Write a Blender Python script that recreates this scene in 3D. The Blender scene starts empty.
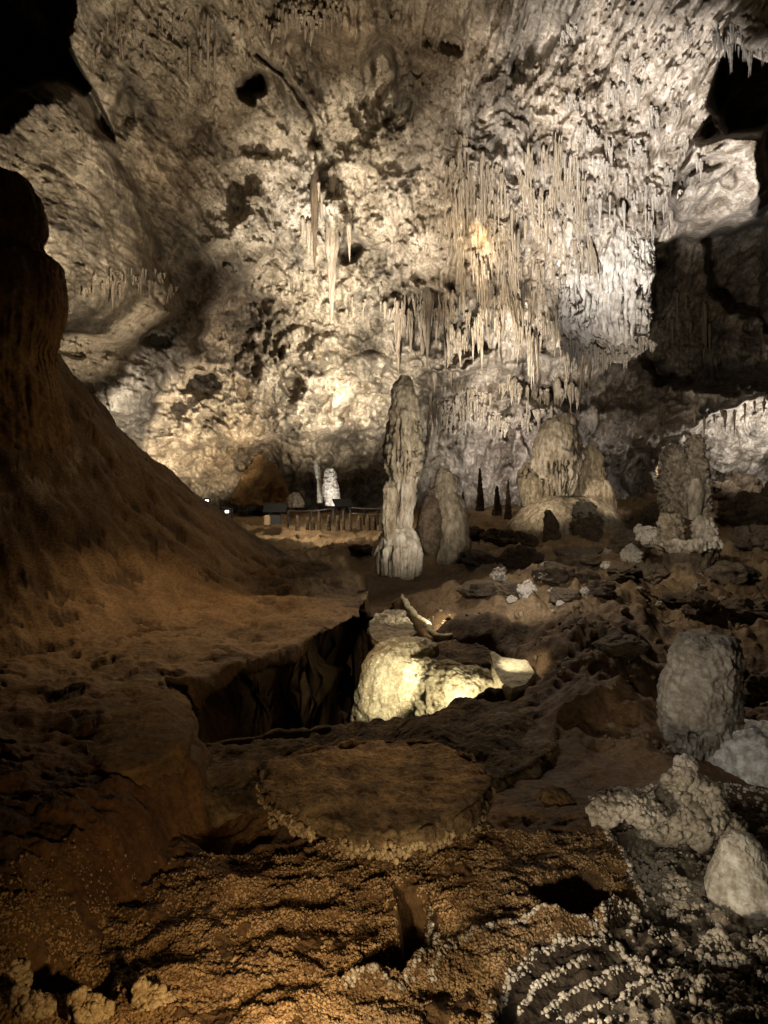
import bpy, math, random
import numpy as np
from mathutils import Vector

random.seed(7)
RNG = np.random.default_rng(11)
F = 773.0            # focal length in photo pixels
CX, HY = 384.0, 470.0
ZC = 2.6             # eye height above the pool floor
scene = bpy.context.scene
col = scene.collection

# ------------------------------------------------------------------ helpers
def at(px, py, Y):
    """a point seen at a photo pixel, at distance Y"""
    return np.array([(px - CX) / F * Y, Y, ZC + (HY - py) / F * Y])

def gp(px, py, z=0.0):
    """plan point (x, y) of a photo pixel lying at height z (below the eye)"""
    Y = (ZC - z) * F / (py - HY)
    return ((px - CX) / F * Y, Y)

PERM = np.random.default_rng(5).permutation(256).astype(np.int32)
PERM = np.concatenate([PERM, PERM, PERM])
_g = np.random.default_rng(6).normal(size=(256, 3))
GRAD = (_g / np.linalg.norm(_g, axis=1)[:, None]).astype(np.float32)

def perlin(p):
    p = np.asarray(p, dtype=np.float32)
    shp = p.shape[:-1]
    p = p.reshape(-1, 3)
    i = np.floor(p).astype(np.int32)
    f = p - i
    i &= 255
    u = f * f * f * (f * (f * 6 - 15) + 10)
    res = np.zeros(len(p), dtype=np.float32)
    for dx in (0, 1):
        wx = u[:, 0] if dx else 1 - u[:, 0]
        a = PERM[i[:, 0] + dx]
        for dy in (0, 1):
            wy = u[:, 1] if dy else 1 - u[:, 1]
            b = PERM[a + i[:, 1] + dy]
            for dz in (0, 1):
                wz = u[:, 2] if dz else 1 - u[:, 2]
                g = GRAD[PERM[b + i[:, 2] + dz]]
                d = g[:, 0] * (f[:, 0] - dx) + g[:, 1] * (f[:, 1] - dy) + g[:, 2] * (f[:, 2] - dz)
                res += wx * wy * wz * d
    return (res * 1.5).reshape(shp)

def fbm(p, octs=4, gain=0.5, lac=2.03):
    p = np.asarray(p, dtype=np.float32)
    r = 0; a = 1.0
    for k in range(octs):
        r = r + a * perlin(p + 17.3 * k)
        p = p * lac; a *= gain
    return r

def ridged(p, octs=4, gain=0.5, lac=2.1):
    p = np.asarray(p, dtype=np.float32)
    r = 0; a = 1.0
    for k in range(octs):
        r = r + a * (1 - 2 * np.abs(perlin(p + 31.7 * k)))
        p = p * lac; a *= gain
    return r

def sstep(a, b, x):
    t = np.clip((x - a) / (b - a), 0, 1)
    return t * t * (3 - 2 * t)

def sdpoly(poly, X, Y):
    """signed distance to a polygon, positive inside"""
    poly = np.asarray(poly, dtype=np.float64)
    d = np.full(X.shape, 1e9); inside = np.zeros(X.shape, bool)
    n = len(poly)
    for k in range(n):
        x0, y0 = poly[k]; x1, y1 = poly[(k + 1) % n]
        ex, ey = x1 - x0, y1 - y0
        L = ex * ex + ey * ey + 1e-12
        t = np.clip(((X - x0) * ex + (Y - y0) * ey) / L, 0, 1)
        d = np.minimum(d, (X - x0 - t * ex) ** 2 + (Y - y0 - t * ey) ** 2)
        c = ((y0 > Y) != (y1 > Y)) & (X < (x1 - x0) * (Y - y0) / (y1 - y0 + 1e-12) + x0)
        inside ^= c
    d = np.sqrt(d)
    return np.where(inside, d, -d)

def dline(pts, X, Y):
    """distance to an open polyline"""
    d = np.full(X.shape, 1e9)
    for (x0, y0), (x1, y1) in zip(pts[:-1], pts[1:]):
        ex, ey = x1 - x0, y1 - y0
        L = ex * ex + ey * ey + 1e-12
        t = np.clip(((X - x0) * ex + (Y - y0) * ey) / L, 0, 1)
        d = np.minimum(d, (X - x0 - t * ex) ** 2 + (Y - y0 - t * ey) ** 2)
    return np.sqrt(d)

def tps(ctrl, X, Y):
    """thin plate spline through (px, py, value)"""
    c = np.asarray(ctrl, float)
    sx = 300.0
    P = c[:, :2] / sx
    def U(r2): return np.where(r2 > 0, 0.5 * r2 * np.log(r2 + 1e-12), 0)
    K = U(((P[:, None] - P[None]) ** 2).sum(-1)) + np.eye(len(P)) * 1e-3
    Q = np.c_[np.ones(len(P)), P]
    A = np.block([[K, Q], [Q.T, np.zeros((3, 3))]])
    w = np.linalg.solve(A, np.r_[c[:, 2], 0, 0, 0])
    x = X / sx; y = Y / sx
    r = w[-3] + w[-2] * x + w[-1] * y
    for k in range(len(P)):
        r = r + w[k] * U((x - P[k, 0]) ** 2 + (y - P[k, 1]) ** 2)
    return r

def mesh_from(name, V, faces4, mats, colattr=None, tris=None):
    me = bpy.data.meshes.new(name)
    V = np.asarray(V, dtype=np.float32).reshape(-1, 3)
    faces4 = np.asarray(faces4, dtype=np.int32).reshape(-1, 4)
    tris = np.zeros((0, 3), np.int32) if tris is None else np.asarray(tris, dtype=np.int32)
    loops = np.concatenate([faces4.ravel(), tris.ravel()])
    nf = len(faces4) + len(tris)
    starts = np.concatenate([np.arange(len(faces4)) * 4, len(faces4) * 4 + np.arange(len(tris)) * 3])
    me.vertices.add(len(V)); me.vertices.foreach_set('co', V.ravel())
    me.loops.add(len(loops)); me.loops.foreach_set('vertex_index', loops.astype(np.int32))
    me.polygons.add(nf)
    me.polygons.foreach_set('loop_start', starts.astype(np.int32))
    me.polygons.foreach_set('use_smooth', np.ones(nf, dtype=bool))
    me.update(calc_edges=True); me.validate()
    if colattr is not None:
        a = me.color_attributes.new('stone', 'FLOAT_COLOR', 'POINT')
        c = np.ones((len(V), 4), np.float32); c[:, :3] = np.asarray(colattr).reshape(-1, 3)
        a.data.foreach_set('color', c.ravel())
    me.materials.append(mats)
    return me

def gridfaces(nr, nc, wrap=False):
    r = np.arange(nr - 1)[:, None]
    c = np.arange(nc if wrap else nc - 1)[None]
    c2 = (c + 1) % nc
    a = r * nc + c; b = r * nc + c2; d = (r + 1) * nc + c; e = (r + 1) * nc + c2
    return np.stack([a, d, e, b], -1).reshape(-1, 4)

def link(me, name, parent=None):
    o = bpy.data.objects.new(name, me); col.objects.link(o)
    if parent is not None: o.parent = parent
    return o

def tag(o, label=None, cat=None, group=None, kind=None):
    if label: o['label'] = label
    if cat: o['category'] = cat
    if group: o['group'] = group
    if kind: o['kind'] = kind
    return o

def empty(name, loc, label, cat, group=None):
    o = bpy.data.objects.new(name, None); col.objects.link(o)
    o.location = Vector([float(v) for v in loc]); o.empty_display_size = .2
    bpy.context.view_layer.update()
    return tag(o, label, cat, group)

# ------------------------------------------------------------------ materials
def rock(name, c_lo, c_hi, scale=1.5, fine=9.0, bump=0.35, dist=0.06, rough=0.85, attr=False, stretch=1.0, spec=0.25):
    m = bpy.data.materials.new(name); m.use_nodes = True
    nt = m.node_tree; n = nt.nodes; L = nt.links
    b = n['Principled BSDF']
    b.inputs['Roughness'].default_value = rough
    b.inputs['Specular IOR Level'].default_value = spec
    tc = n.new('ShaderNodeTexCoord'); mp = n.new('ShaderNodeMapping')
    mp.inputs['Scale'].default_value = (1, 1, stretch)
    L.new(tc.outputs['Object'], mp.inputs['Vector'])
    n1 = n.new('ShaderNodeTexNoise'); n1.inputs['Scale'].default_value = scale
    n1.inputs['Detail'].default_value = 8; n1.inputs['Roughness'].default_value = .68
    n2 = n.new('ShaderNodeTexNoise'); n2.inputs['Scale'].default_value = fine
    n2.inputs['Detail'].default_value = 6; n2.inputs['Roughness'].default_value = .7
    L.new(mp.outputs[0], n1.inputs['Vector']); L.new(mp.outputs[0], n2.inputs['Vector'])
    r = n.new('ShaderNodeValToRGB')
    r.color_ramp.elements[0].position = .36; r.color_ramp.elements[1].position = .62
    r.color_ramp.elements[0].color = (*c_lo, 1); r.color_ramp.elements[1].color = (*c_hi, 1)
    L.new(n1.outputs['Fac'], r.inputs['Fac'])
    r2 = n.new('ShaderNodeValToRGB')
    r2.color_ramp.elements[0].position = .38; r2.color_ramp.elements[1].position = .6
    r2.color_ramp.elements[0].color = (.55, .50, .44, 1); r2.color_ramp.elements[1].color = (1, 1, 1, 1)
    L.new(n2.outputs['Fac'], r2.inputs['Fac'])
    mx = n.new('ShaderNodeMix'); mx.data_type = 'RGBA'; mx.blend_type = 'MULTIPLY'; mx.inputs[0].default_value = 1
    L.new(r.outputs[0], mx.inputs[6]); L.new(r2.outputs[0], mx.inputs[7])
    out = mx.outputs[2]
    if attr:
        at_ = n.new('ShaderNodeVertexColor'); at_.layer_name = 'stone'
        m2 = n.new('ShaderNodeMix'); m2.data_type = 'RGBA'; m2.blend_type = 'MULTIPLY'; m2.inputs[0].default_value = 1
        L.new(out, m2.inputs[6]); L.new(at_.outputs[0], m2.inputs[7]); out = m2.outputs[2]
    L.new(out, b.inputs['Base Color'])
    ad = n.new('ShaderNodeMath'); ad.operation = 'MULTIPLY_ADD'; ad.inputs[1].default_value = .5
    L.new(n2.outputs['Fac'], ad.inputs[0]); L.new(n1.outputs['Fac'], ad.inputs[2])
    bp = n.new('ShaderNodeBump'); bp.inputs['Strength'].default_value = bump; bp.inputs['Distance'].default_value = dist
    L.new(ad.outputs[0], bp.inputs['Height']); L.new(bp.outputs[0], b.inputs['Normal'])
    return m

def plain(name, c, rough=.5, metal=0.0, emit=None, strength=0):
    m = bpy.data.materials.new(name); m.use_nodes = True
    b = m.node_tree.nodes['Principled BSDF']
    nz = m.node_tree.nodes.new('ShaderNodeTexNoise'); nz.inputs['Scale'].default_value = 12
    rp = m.node_tree.nodes.new('ShaderNodeValToRGB')
    rp.color_ramp.elements[0].color = (*[v * .75 for v in c], 1); rp.color_ramp.elements[1].color = (*c, 1)
    m.node_tree.links.new(nz.outputs['Fac'], rp.inputs['Fac']); m.node_tree.links.new(rp.outputs[0], b.inputs['Base Color'])
    b.inputs['Roughness'].default_value = rough; b.inputs['Metallic'].default_value = metal
    if emit:
        b.inputs['Emission Color'].default_value = (*emit, 1); b.inputs['Emission Strength'].default_value = strength
    return m

M_WALL = rock('limestone_wall', (.30, .26, .20), (1.12, 1.1, 1.06), scale=.9, fine=5.0, bump=.8, dist=.26, attr=True, stretch=.6)
M_FLOOR = rock('cave_floor_stone', (.55, .48, .4), (1, .98, .95), scale=2.0, fine=22.0, bump=.7, dist=.07, attr=True, rough=.76, spec=.3)
M_CALC = rock('calcite', (.24, .20, .145), (.46, .41, .33), scale=2.2, fine=9, bump=.4, dist=.08, stretch=.35)
M_TAN = rock('tan_flowstone', (.17, .135, .088), (.37, .315, .225), scale=2.0, fine=8, bump=.45, dist=.09, stretch=.4)
M_GREY = rock('grey_flowstone', (.22, .19, .15), (.42, .38, .31), scale=2.6, fine=14, bump=.4, dist=.06)
M_WHITE = rock('white_calcite', (.50, .47, .41), (.72, .69, .62), scale=3.0, fine=12, bump=.4, dist=.05)
M_BROWN = rock('brown_mud_rock', (.10, .058, .022), (.19, .115, .045), scale=2.5, fine=16, bump=.5, dist=.06)
M_SLAB = rock('slab_rock', (.05, .03, .013), (.26, .175, .085), scale=3.6, fine=22, bump=1.0, dist=.12)
M_BLOCK = rock('white_flowstone', (.36, .33, .29), (.60, .57, .52), scale=1.6, fine=7, bump=.5, dist=.14, stretch=.35)
M_DTAN = rock('dark_tan_rock', (.11, .085, .055), (.27, .22, .15), scale=2.5, fine=10, bump=.5, dist=.08)
M_RIM = rock('crusted_rim', (.15, .10, .05), (.34, .26, .15), scale=5, fine=40, bump=.3, dist=.01)
M_RUB = rock('rubble_stone', (.08, .055, .03), (.26, .19, .11), scale=1.2, fine=20, bump=.3, dist=.02)
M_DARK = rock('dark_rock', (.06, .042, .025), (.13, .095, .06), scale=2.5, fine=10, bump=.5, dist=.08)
M_POP = rock('cave_popcorn', (.32, .28, .22), (.58, .53, .45), scale=6, fine=40, bump=.4, dist=.02)
M_GRIT = rock('grit_crust', (.17, .10, .045), (.40, .27, .14), scale=5, fine=40, bump=.3, dist=.01)
M_GRIT2 = rock('pale_grit', (.30, .22, .12), (.52, .42, .26), scale=5, fine=40, bump=.3, dist=.01)
M_LEDGE = rock('pale_rimstone', (.40, .34, .22), (.60, .54, .38), scale=3, fine=26, bump=.5, dist=.04)
M_METAL = plain('black_metal', (.02, .02, .02), .7)
M_RAIL = plain('steel_rail', (.16, .13, .10), .4, .8)
M_PANEL = plain('dark_sign_face', (.012, .012, .011), .9)
M_PANEL.node_tree.nodes['Principled BSDF'].inputs['Specular IOR Level'].default_value = .05
M_PED = plain('pale_stone_pedestal', (.30, .21, .11), .8)
M_LENS = plain('lamp_lens', (.9, .88, .8), .3, 0, (1, .93, .78), 3.0)

# ------------------------------------------------------------------ generic closed formations
def normals_grid(P, wrap=True):
    du = np.roll(P, -1, 1) - np.roll(P, 1, 1)
    dv = np.gradient(P, axis=0)
    n = np.cross(dv, du)
    return n / (np.linalg.norm(n, axis=-1, keepdims=True) + 1e-9)

def close_rings(name, P, mat, colattr=None):
    """rings x angle grid -> mesh closed at both ends"""
    nr, nc, _ = P.shape
    V = np.concatenate([P.reshape(-1, 3), P[0].mean(0)[None], P[-1].mean(0)[None]])
    f = gridfaces(nr, nc, True)
    k = np.arange(nc); k2 = (k + 1) % nc
    t0 = np.stack([np.full(nc, nr * nc), k, k2], -1)
    t1 = np.stack([np.full(nc, nr * nc + 1), (nr - 1) * nc + k2, (nr - 1) * nc + k], -1)
    return mesh_from(name, V, f, mat, None, np.concatenate([t0, t1]))

def spire(name, Y, sil, mat, parent=None, depth=1.0, rough=.05, freq=2.2, flutes=0.0, nfl=22, fl_from=0.0, fl_to=1.0,
          steps=0.0, seed=0, res=1.6, origin=None, ledge=0):
    """a formation whose two outlines are given as (py, x_left, x_right) from the top down, standing at distance Y"""
    sil = np.array(sorted(sil), float)
    ys = np.arange(sil[0, 0], sil[-1, 0] + .01, res * max(.6, min(1.4, Y / 12)))
    xl = np.interp(ys, sil[:, 0], sil[:, 1]); xr = np.interp(ys, sil[:, 0], sil[:, 2])
    k = np.ones(5) / 5
    def sm(a):
        b = np.convolve(np.pad(a, 2, mode='edge'), k, 'valid'); return b
    xl, xr = sm(xl), sm(xr)
    c = (xl + xr) / 2; r = np.maximum((xr - xl) / 2, .4)
    nc = int(np.clip(r.max() * 2 * math.pi / res * .8, 28, 300))
    th = np.arange(nc) / nc * 2 * math.pi
    z = ZC + (HY - ys) / F * Y
    cxm = (c - CX) / F * Y; rm = r / F * Y
    t = np.linspace(0, 1, len(ys))
    P = np.zeros((len(ys), nc, 3))
    rr = np.repeat(rm[:, None], nc, 1)
    if flutes:
        ph = np.stack(np.broadcast_arrays(np.cos(th)[None] * nfl / 6.28 * 1.6, np.sin(th)[None] * nfl / 6.28 * 1.6, z[:, None] * .35 + seed), -1)
        fl = ridged(ph, 2) - 1.0
        mask = sstep(fl_from - .05, fl_from + .05, t) * (1 - sstep(fl_to - .03, fl_to + .03, t))
        rr = rr * (1 + 1.5 * flutes * fl * mask[:, None])
    if steps:
        ph = np.stack(np.broadcast_arrays(np.cos(th)[None] * .8, np.sin(th)[None] * .8, z[:, None] * 2.6 / max(.2, (z[0] - z[-1]) / 3) + seed), -1)
        rr = rr * (1 + steps * (ridged(ph, 3) - 1.1))
    P[..., 0] = cxm[:, None] + np.cos(th)[None] * rr
    P[..., 1] = Y + np.sin(th)[None] * rr * depth
    P[..., 2] = z[:, None]
    N = normals_grid(P)
    q = P * freq / max(.25, rm.max() * 2) + seed * 7.7
    P = P - N * ((fbm(q * 1.6, 5, .55) + .35 * (ridged(q * np.array([3.5, 3.5, 2.0]) + 4, 3, .6) - 1.1)) * rough * rm.max())[..., None] * np.sign((N[..., 0] * np.cos(th)[None]).mean() + 1e-6) * -1
    if origin is None and parent is None:
        origin = np.array([cxm[-1], Y, z[-1]])
    off = np.array(parent.location) if parent is not None else origin
    me = close_rings(name, P - off, mat)
    o = link(me, name, parent)
    if parent is None: o.location = Vector(off)
    return o

def slab(name, outline, ztop, prof, mat, parent=None, rough=.03, freq=2.0, dome=.05, scallop=0.0, nsc=14, nth=260, ntop=26, seed=0,
         tilt=(0, 0), centre=None, pops=0, smooth=6):
    """a flat rock: plan outline (star shaped), convex top, and an edge profile of (inset, depth) metres"""
    o = np.array(outline, float)
    c = o.mean(0) if centre is None else np.array(centre)
    d = np.roll(o, -1, 0) - o
    seg = np.linalg.norm(d, axis=1); cum = np.r_[0, np.cumsum(seg)]
    s = np.linspace(0, cum[-1], nth, endpoint=False)
    idx = np.clip(np.searchsorted(cum, s, side='right') - 1, 0, len(o) - 1)
    ring = o[idx] + d[idx] * ((s - cum[idx]) / seg[idx])[:, None]
    for _ in range(smooth):
        ring = (np.roll(ring, 1, 0) + ring * 2 + np.roll(ring, -1, 0)) / 4
    rel = ring - c
    R = np.linalg.norm(rel, axis=1, keepdims=True); U = rel / R
    rings = []
    for k in range(ntop):
        a = ((k + .5) / ntop)
        p = c + rel * a
        rings.append(np.c_[p, ztop + dome * (1 - a ** 2) * np.ones(nth)])
    sc = 1 - np.abs(np.sin(s / cum[-1] * math.pi * nsc + 1.3 * np.sin(s / cum[-1] * 9 + seed)))
    for (ins, dep) in prof:
        p = ring - U * (ins + scallop * sc[:, None] * min(1, dep * 4 + .3))
        rings.append(np.c_[p, np.full(nth, ztop - dep)])
    P = np.array(rings)
    P[..., 2] += tilt[0] * (P[..., 0] - c[0]) + tilt[1] * (P[..., 1] - c[1])
    # resample the rings evenly so that noise has enough vertices
    L = np.r_[0, np.cumsum(np.linalg.norm(np.diff(P, axis=0), axis=-1).mean(1))]
    m = int(np.clip(L[-1] / .022, 40, 160))
    tt = np.linspace(0, L[-1], m)
    Q = np.zeros((m, nth, 3))
    for j in range(3):
        for i in range(nth):
            Q[:, i, j] = np.interp(tt, L, P[:, i, j])
    N = normals_grid(Q)
    if (N[2, :, 2]).mean() < 0: N = -N
    amp = fbm(Q * freq + seed * 3.1, 6, .55) * rough
    if pops: amp = amp + pops * np.maximum(0, ridged(Q * freq * 5 + seed, 2))
    Q = Q + N * amp[..., None]
    off = np.array(parent.location) if parent is not None else np.array([c[0], c[1], ztop - prof[-1][1]])
    ob = link(close_rings(name, Q - off, mat), name, parent)
    if parent is None: ob.location = Vector(off)
    return ob

def ball_grid(nr, nc):
    ph = np.linspace(.04, math.pi - .04, nr)[:, None]; th = (np.arange(nc) / nc * 2 * math.pi)[None]
    return np.stack(np.broadcast_arrays(np.sin(ph) * np.cos(th), np.sin(ph) * np.sin(th), np.cos(ph) + 0 * th), -1)

def boulder_mesh(name, mat, seed, knobs=0, kr=.3, rough=.35, n=48):
    B = ball_grid(n, int(n * 1.5))
    rg = np.random.default_rng(seed)
    r = 1 + rough * fbm(B * 1.3 + seed * 9.1, 5, .55)
    # a few flat broken faces
    for _ in range(5):
        v = rg.normal(size=3); v /= np.linalg.norm(v)
        r = np.minimum(r, (rg.uniform(.72, 1.0)) / np.maximum(B @ v, .15))
    if knobs:
        k = rg.normal(size=(knobs, 3)); k /= np.linalg.norm(k, axis=1)[:, None]
        h = np.zeros(r.shape)
        for v in k:
            rad = kr * rg.uniform(.5, 1.2)
            d2 = 2 - 2 * (B @ v)
            h = np.maximum(h, np.sqrt(np.maximum(0, rad * rad - d2)) * .9)
        r = r + h
    return close_rings(name, B * r[..., None], mat)

def bead_protos():
    import bmesh
    out = []
    for k in range(16):
        bm = bmesh.new(); bmesh.ops.create_icosphere(bm, subdivisions=2 if k < 8 else 1, radius=1)
        v = np.array([q.co[:] for q in bm.verts]); f = np.array([[q.index for q in p.verts] for p in bm.faces]); bm.free()
        v = v * (1 + (.45 if k < 8 else .8) * fbm(v * 1.1 + k * 5.3, 3))[:, None]
        out.append((v, f))
    return out
BP = bead_protos()
def beads(name, pts, rad, mat, parent=None, tall=1.0, off=(0, 0, 0), lo=False):
    pts = np.asarray(pts, float) - np.array(off); rad = np.asarray(rad, float)
    VV, FF, base = [], [], 0
    k = RNG.integers(0, 8, len(pts)) + (8 if lo else 0); a = RNG.uniform(0, 6.28, len(pts)); zs = RNG.uniform(.75, 1.35, len(pts)) * tall
    for j, (v, f) in enumerate(BP):
        m = k == j
        if not m.any(): continue
        c, s_ = np.cos(a[m])[:, None], np.sin(a[m])[:, None]
        P = np.stack([v[None, :, 0] * c - v[None, :, 1] * s_, v[None, :, 0] * s_ + v[None, :, 1] * c, v[None, :, 2] * zs[m][:, None]], -1) * rad[m][:, None, None] + pts[m][:, None]
        n = m.sum(); VV.append(P.reshape(-1, 3)); FF.append((f[None] + (np.arange(n) * len(v))[:, None, None] + base).reshape(-1, 3)); base += n * len(v)
    me = mesh_from(name, np.concatenate(VV), np.zeros((0, 4), np.int32), mat, None, np.concatenate(FF))
    return link(me, name, parent)

# ------------------------------------------------------------------ the far wall and ceiling: one relief
S = 1.15
wx = np.arange(-170, 940, S); wy = np.arange(-130, 575, S)
PX, PY = np.meshgrid(wx, wy)
ctrl = []
def row(y, d):
    for k, v in d.items(): ctrl.append((k, y, v))
row(-130, {-170: 13, 100: 19, 300: 20, 500: 20, 700: 18, 940: 13})
row(0, {-170: 15, 0: 19, 100: 24, 200: 26.5, 300: 27, 400: 27, 500: 26.5, 600: 25, 700: 23, 768: 21, 940: 17})
row(150, {-170: 17, 0: 22, 100: 26, 200: 31, 300: 33, 400: 32.5, 500: 31.5, 600: 30, 700: 28, 800: 25, 940: 20})
row(300, {-170: 19, 0: 24, 100: 28, 200: 37, 300: 38, 400: 37.5, 500: 36, 600: 34, 700: 37, 800: 34, 940: 26})
row(420, {-170: 21, 50: 29, 100: 33, 160: 38, 250: 41, 320: 41, 400: 43, 500: 43, 600: 43, 700: 39, 800: 36, 940: 29})
row(500, {-170: 23, 50: 32, 150: 40, 250: 44, 400: 46, 500: 46, 600: 46, 700: 43, 800: 38, 940: 31})
row(575, {-170: 23, 50: 33, 150: 41, 250: 45, 400: 47, 500: 47, 600: 47, 700: 44, 800: 39, 940: 32})
D = tps(ctrl, PX, PY)
WX = (PX - CX) / F * D; WZ = (HY - PY) / F * D
jx = perlin(np.stack([WX * .9, WZ * .9, WX * 0 + 3], -1)) * 9 + perlin(np.stack([WX * 2.7, WZ * 2.7, WX * 0 + 9], -1)) * 4
jy = perlin(np.stack([WX * .9, WZ * .9, WX * 0 + 31], -1)) * 9 + perlin(np.stack([WX * 2.7, WZ * 2.7, WX * 0 + 39], -1)) * 4
JX, JY = PX + jx, PY + jy                     # ragged coordinates for outlines

def poly_step(poly, dz, a=-4, b=8, ragged=True):
    global D
    sd = sdpoly(poly, JX if ragged else PX, JY if ragged else PY)
    m = sstep(a, b, sd)
    D = D + dz * m
    return m
def hole(cx, cy, rx, ry, dz, rot=0.0, p=1.0):
    global D
    c, s = math.cos(rot), math.sin(rot)
    x = (JX - cx); y = (JY - cy)
    u = (x * c + y * s) / rx; v = (-x * s + y * c) / ry
    q = np.sqrt(u * u + v * v) * (1 + .35 * HN)
    D = D + dz * (1 - sstep(.35 * p, 1.2, q))

HN = perlin(np.stack([WX * .8, WZ * .8, WX * 0 + 71], -1)) + .6 * perlin(np.stack([WX * 2.2, WZ * 2.2, WX * 0 + 77], -1))
# left lit flank, nearer than the rest
LEFT = [(-170, 120), (0, 112), (25, 88), (55, 78), (80, 88), (106, 135), (135, 185), (155, 235), (168, 285), (172, 320), (140, 345), (90, 335), (40, 330), (-170, 330)]
m_left = poly_step(LEFT, -2.6, -4, 26)
m_left2 = poly_step(LEFT, -2.2, -3, 8)
# black gap at the top left
m_gap = poly_step([(-170, -130), (60, -130), (70, -40), (76, 10), (74, 50), (88, 88), (80, 96), (52, 80), (22, 92), (0, 112), (-170, 125)], 16, -3, 10)
m_gap = poly_step([(60, 60), (80, 70), (108, 125), (112, 142), (95, 130), (72, 95)], 2.5, -3, 6)
# right: lit hanging block, white curtain, black openings and brown recess
poly_step([(930, 20), (800, 30), (768, 62), (745, 52), (730, 40), (716, 60), (711, 110), (722, 132), (764, 128), (768, 190), (930, 210)], 14, -2, 7)
poly_step([(764, 128), (930, 120), (930, 400), (768, 388), (700, 398), (655, 380), (640, 362), (646, 300), (652, 245), (690, 234), (756, 216), (768, 190)], 9, -2, 9)
poly_step([(700, 236), (768, 218), (768, 330), (715, 300)], 5, -3, 8)
m_block = poly_step([(672, 165), (690, 135), (722, 128), (764, 130), (766, 200), (755, 215), (690, 231), (676, 222)], -2.6, -2, 9)
hole(680, 182, 10, 16, 1.5)
hole(705, 163, 24, 8, .9, -.3)
hole(730, 180, 10, 18, -.6)
poly_step([(520, 352), (575, 345), (605, 360), (650, 362), (700, 400), (660, 412), (560, 408), (520, 392)], 3.5, -6, 12)
# bright wall at the lower right with an overhang above
m_bright = poly_step([(690, 430), (700, 418), (735, 402), (768, 394), (930, 380), (930, 520), (690, 520)], 2.4, -2, 5)
poly_step([(655, 398), (700, 385), (768, 372), (930, 360), (930, 382), (768, 396), (735, 404), (690, 424), (660, 425)], -2.6, -3, 8)
# dark pockets
for h in ((252, 86, 11, 15, 4.5, .3), (262, 148, 22, 13, 1.5, .2), (350, 248, 15, 11, 2.4, 0), (366, 93, 9, 15, 1.0, 0), (326, 163, 8, 19, 1.2, .1),
          (457, 42, 16, 12, .9, 0), (122, 115, 13, 26, 1.0, .1), (382, 75, 14, 48, 2.4, .1),
          (398, 115, 9, 24, 1.2, .5), (352, 143, 12, 13, .7, 0), (370, 110, 20, 34, 1.2, .2), (515, 55, 18, 24, .9, .2), (420, 323, 28, 36, 3.2, 0),
          (160, 340, 18, 9, 2.0, 0), (232, 330, 42, 48, 2.6, .2), (205, 385, 22, 16, 1.6, 0), (290, 385, 15, 10, 1.5, .5), (305, 365, 18, 8, 1.2, .4),
          (280, 352, 10, 7, 1.2, 0), (625, 205, 4, 12, 1.5, 0), (614, 150, 2.5, 10, 1.4, 0), (535, 310, 4, 18, 1.5, 0), (618, 238, 5, 9, 1.4, 0),
          (235, 195, 14, 30, .7, .2), (240, 165, 18, 40, .6, .25), (680, 470, 22, 28, 4, 0), (630, 470, 30, 26, 3, 0),
          (265, 460, 30, 22, 1.2, 0), (340, 450, 26, 26, 2.0, 0), (505, 435, 6, 26, 1.6, 0), (570, 430, 30, 30, 2, 0)):
    hole(*h)
# forward swellings
for h in ((130, 400, 40, 22, -1.8, .6), (200, 430, 55, 26, -1.6, 0), (300, 420, 55, 22, -1.6, 0), (330, 370, 60, 34, -1.8, .3), (490, 235, 34, 90, -1.8, 0),
          (240, 240, 34, 50, -1.6, .1), (470, 365, 40, 9, -1.4, -.2), (345, 30, 40, 20, -1.2, 0), (300, 100, 18, 70, -1.3, -.4), (560, 110, 60, 60, -1.2, 0),
          (490, 420, 46, 34, -1.6, 0), (410, 395, 30, 26, -1.2, 0), (300, 20, 34, 26, -1.0, 0)):
    hole(*h, p=.2)
# arch lip over the alcove, and the sinuous crest
lip = [(384, 308), (392, 292), (412, 286), (435, 285), (448, 296), (455, 320)]
D -= 1.0 * np.exp(-(dline(lip, JX, JY) / 5) ** 2)
crest = [(415, 362), (440, 374), (460, 374), (478, 362), (492, 350), (510, 368), (535, 362)]
D -= .9 * np.exp(-(dline(crest, JX, JY) / 4) ** 2)
vein = [(500, 142), (511, 122), (520, 100), (530, 90), (548, 70)]
D -= .5 * np.exp(-(dline(vein, PX + jx * .5, PY + jy * .5) / 3) ** 2)
crack = [(255, 55), (285, 75), (303, 105), (316, 125), (318, 165), (312, 185)]
D += .9 * np.exp(-(dline(crack, PX + jx * .4, PY + jy * .4) / 2.4) ** 2)

# noise relief in metres
q = np.stack([WX, WZ, D * .15], -1)
big = fbm(q * .28, 4, .5)
mid = ridged(q * .75 + 5, 4, .55)
fin = fbm(q * 2.6 + 9, 4, .6)
# zones: streaky (dripstone) on the right and at the centre, pitted on the left
streak = np.clip(.15 + .85 * sstep(400, 500, PX + 30 * perlin(q * .2 + 60)) + .35 * np.exp(-((PX - 260) ** 2 + (PY - 30) ** 2) / 60 ** 2), 0, 1)
streak *= 1 - .7 * m_block
qs = np.stack([WX * 2.6 + .35 * WZ * sstep(250, 100, PY), WZ * .42, D * .05], -1)
drip = ridged(qs + 3, 4, .6)
vfin = fbm(q * 6.5 + 19, 3, .65)
crag = ridged(q * 2.0 + np.stack([mid * .3, mid * .3, mid * .3], -1), 4, .6)
warp = fbm(q * .45 + 120, 3)
fold_r = ridged(np.stack([WX * .55 + 1.2 * warp + .25 * WZ * sstep(260, 80, PY), WZ * .10 + .5 * warp, D * .03], -1) + 61, 3, .5)     # hanging sheets
fold_l = ridged(q * .34 + .5 * warp[..., None] + 83, 3, .45)                                                                  # folds and hollows
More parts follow.
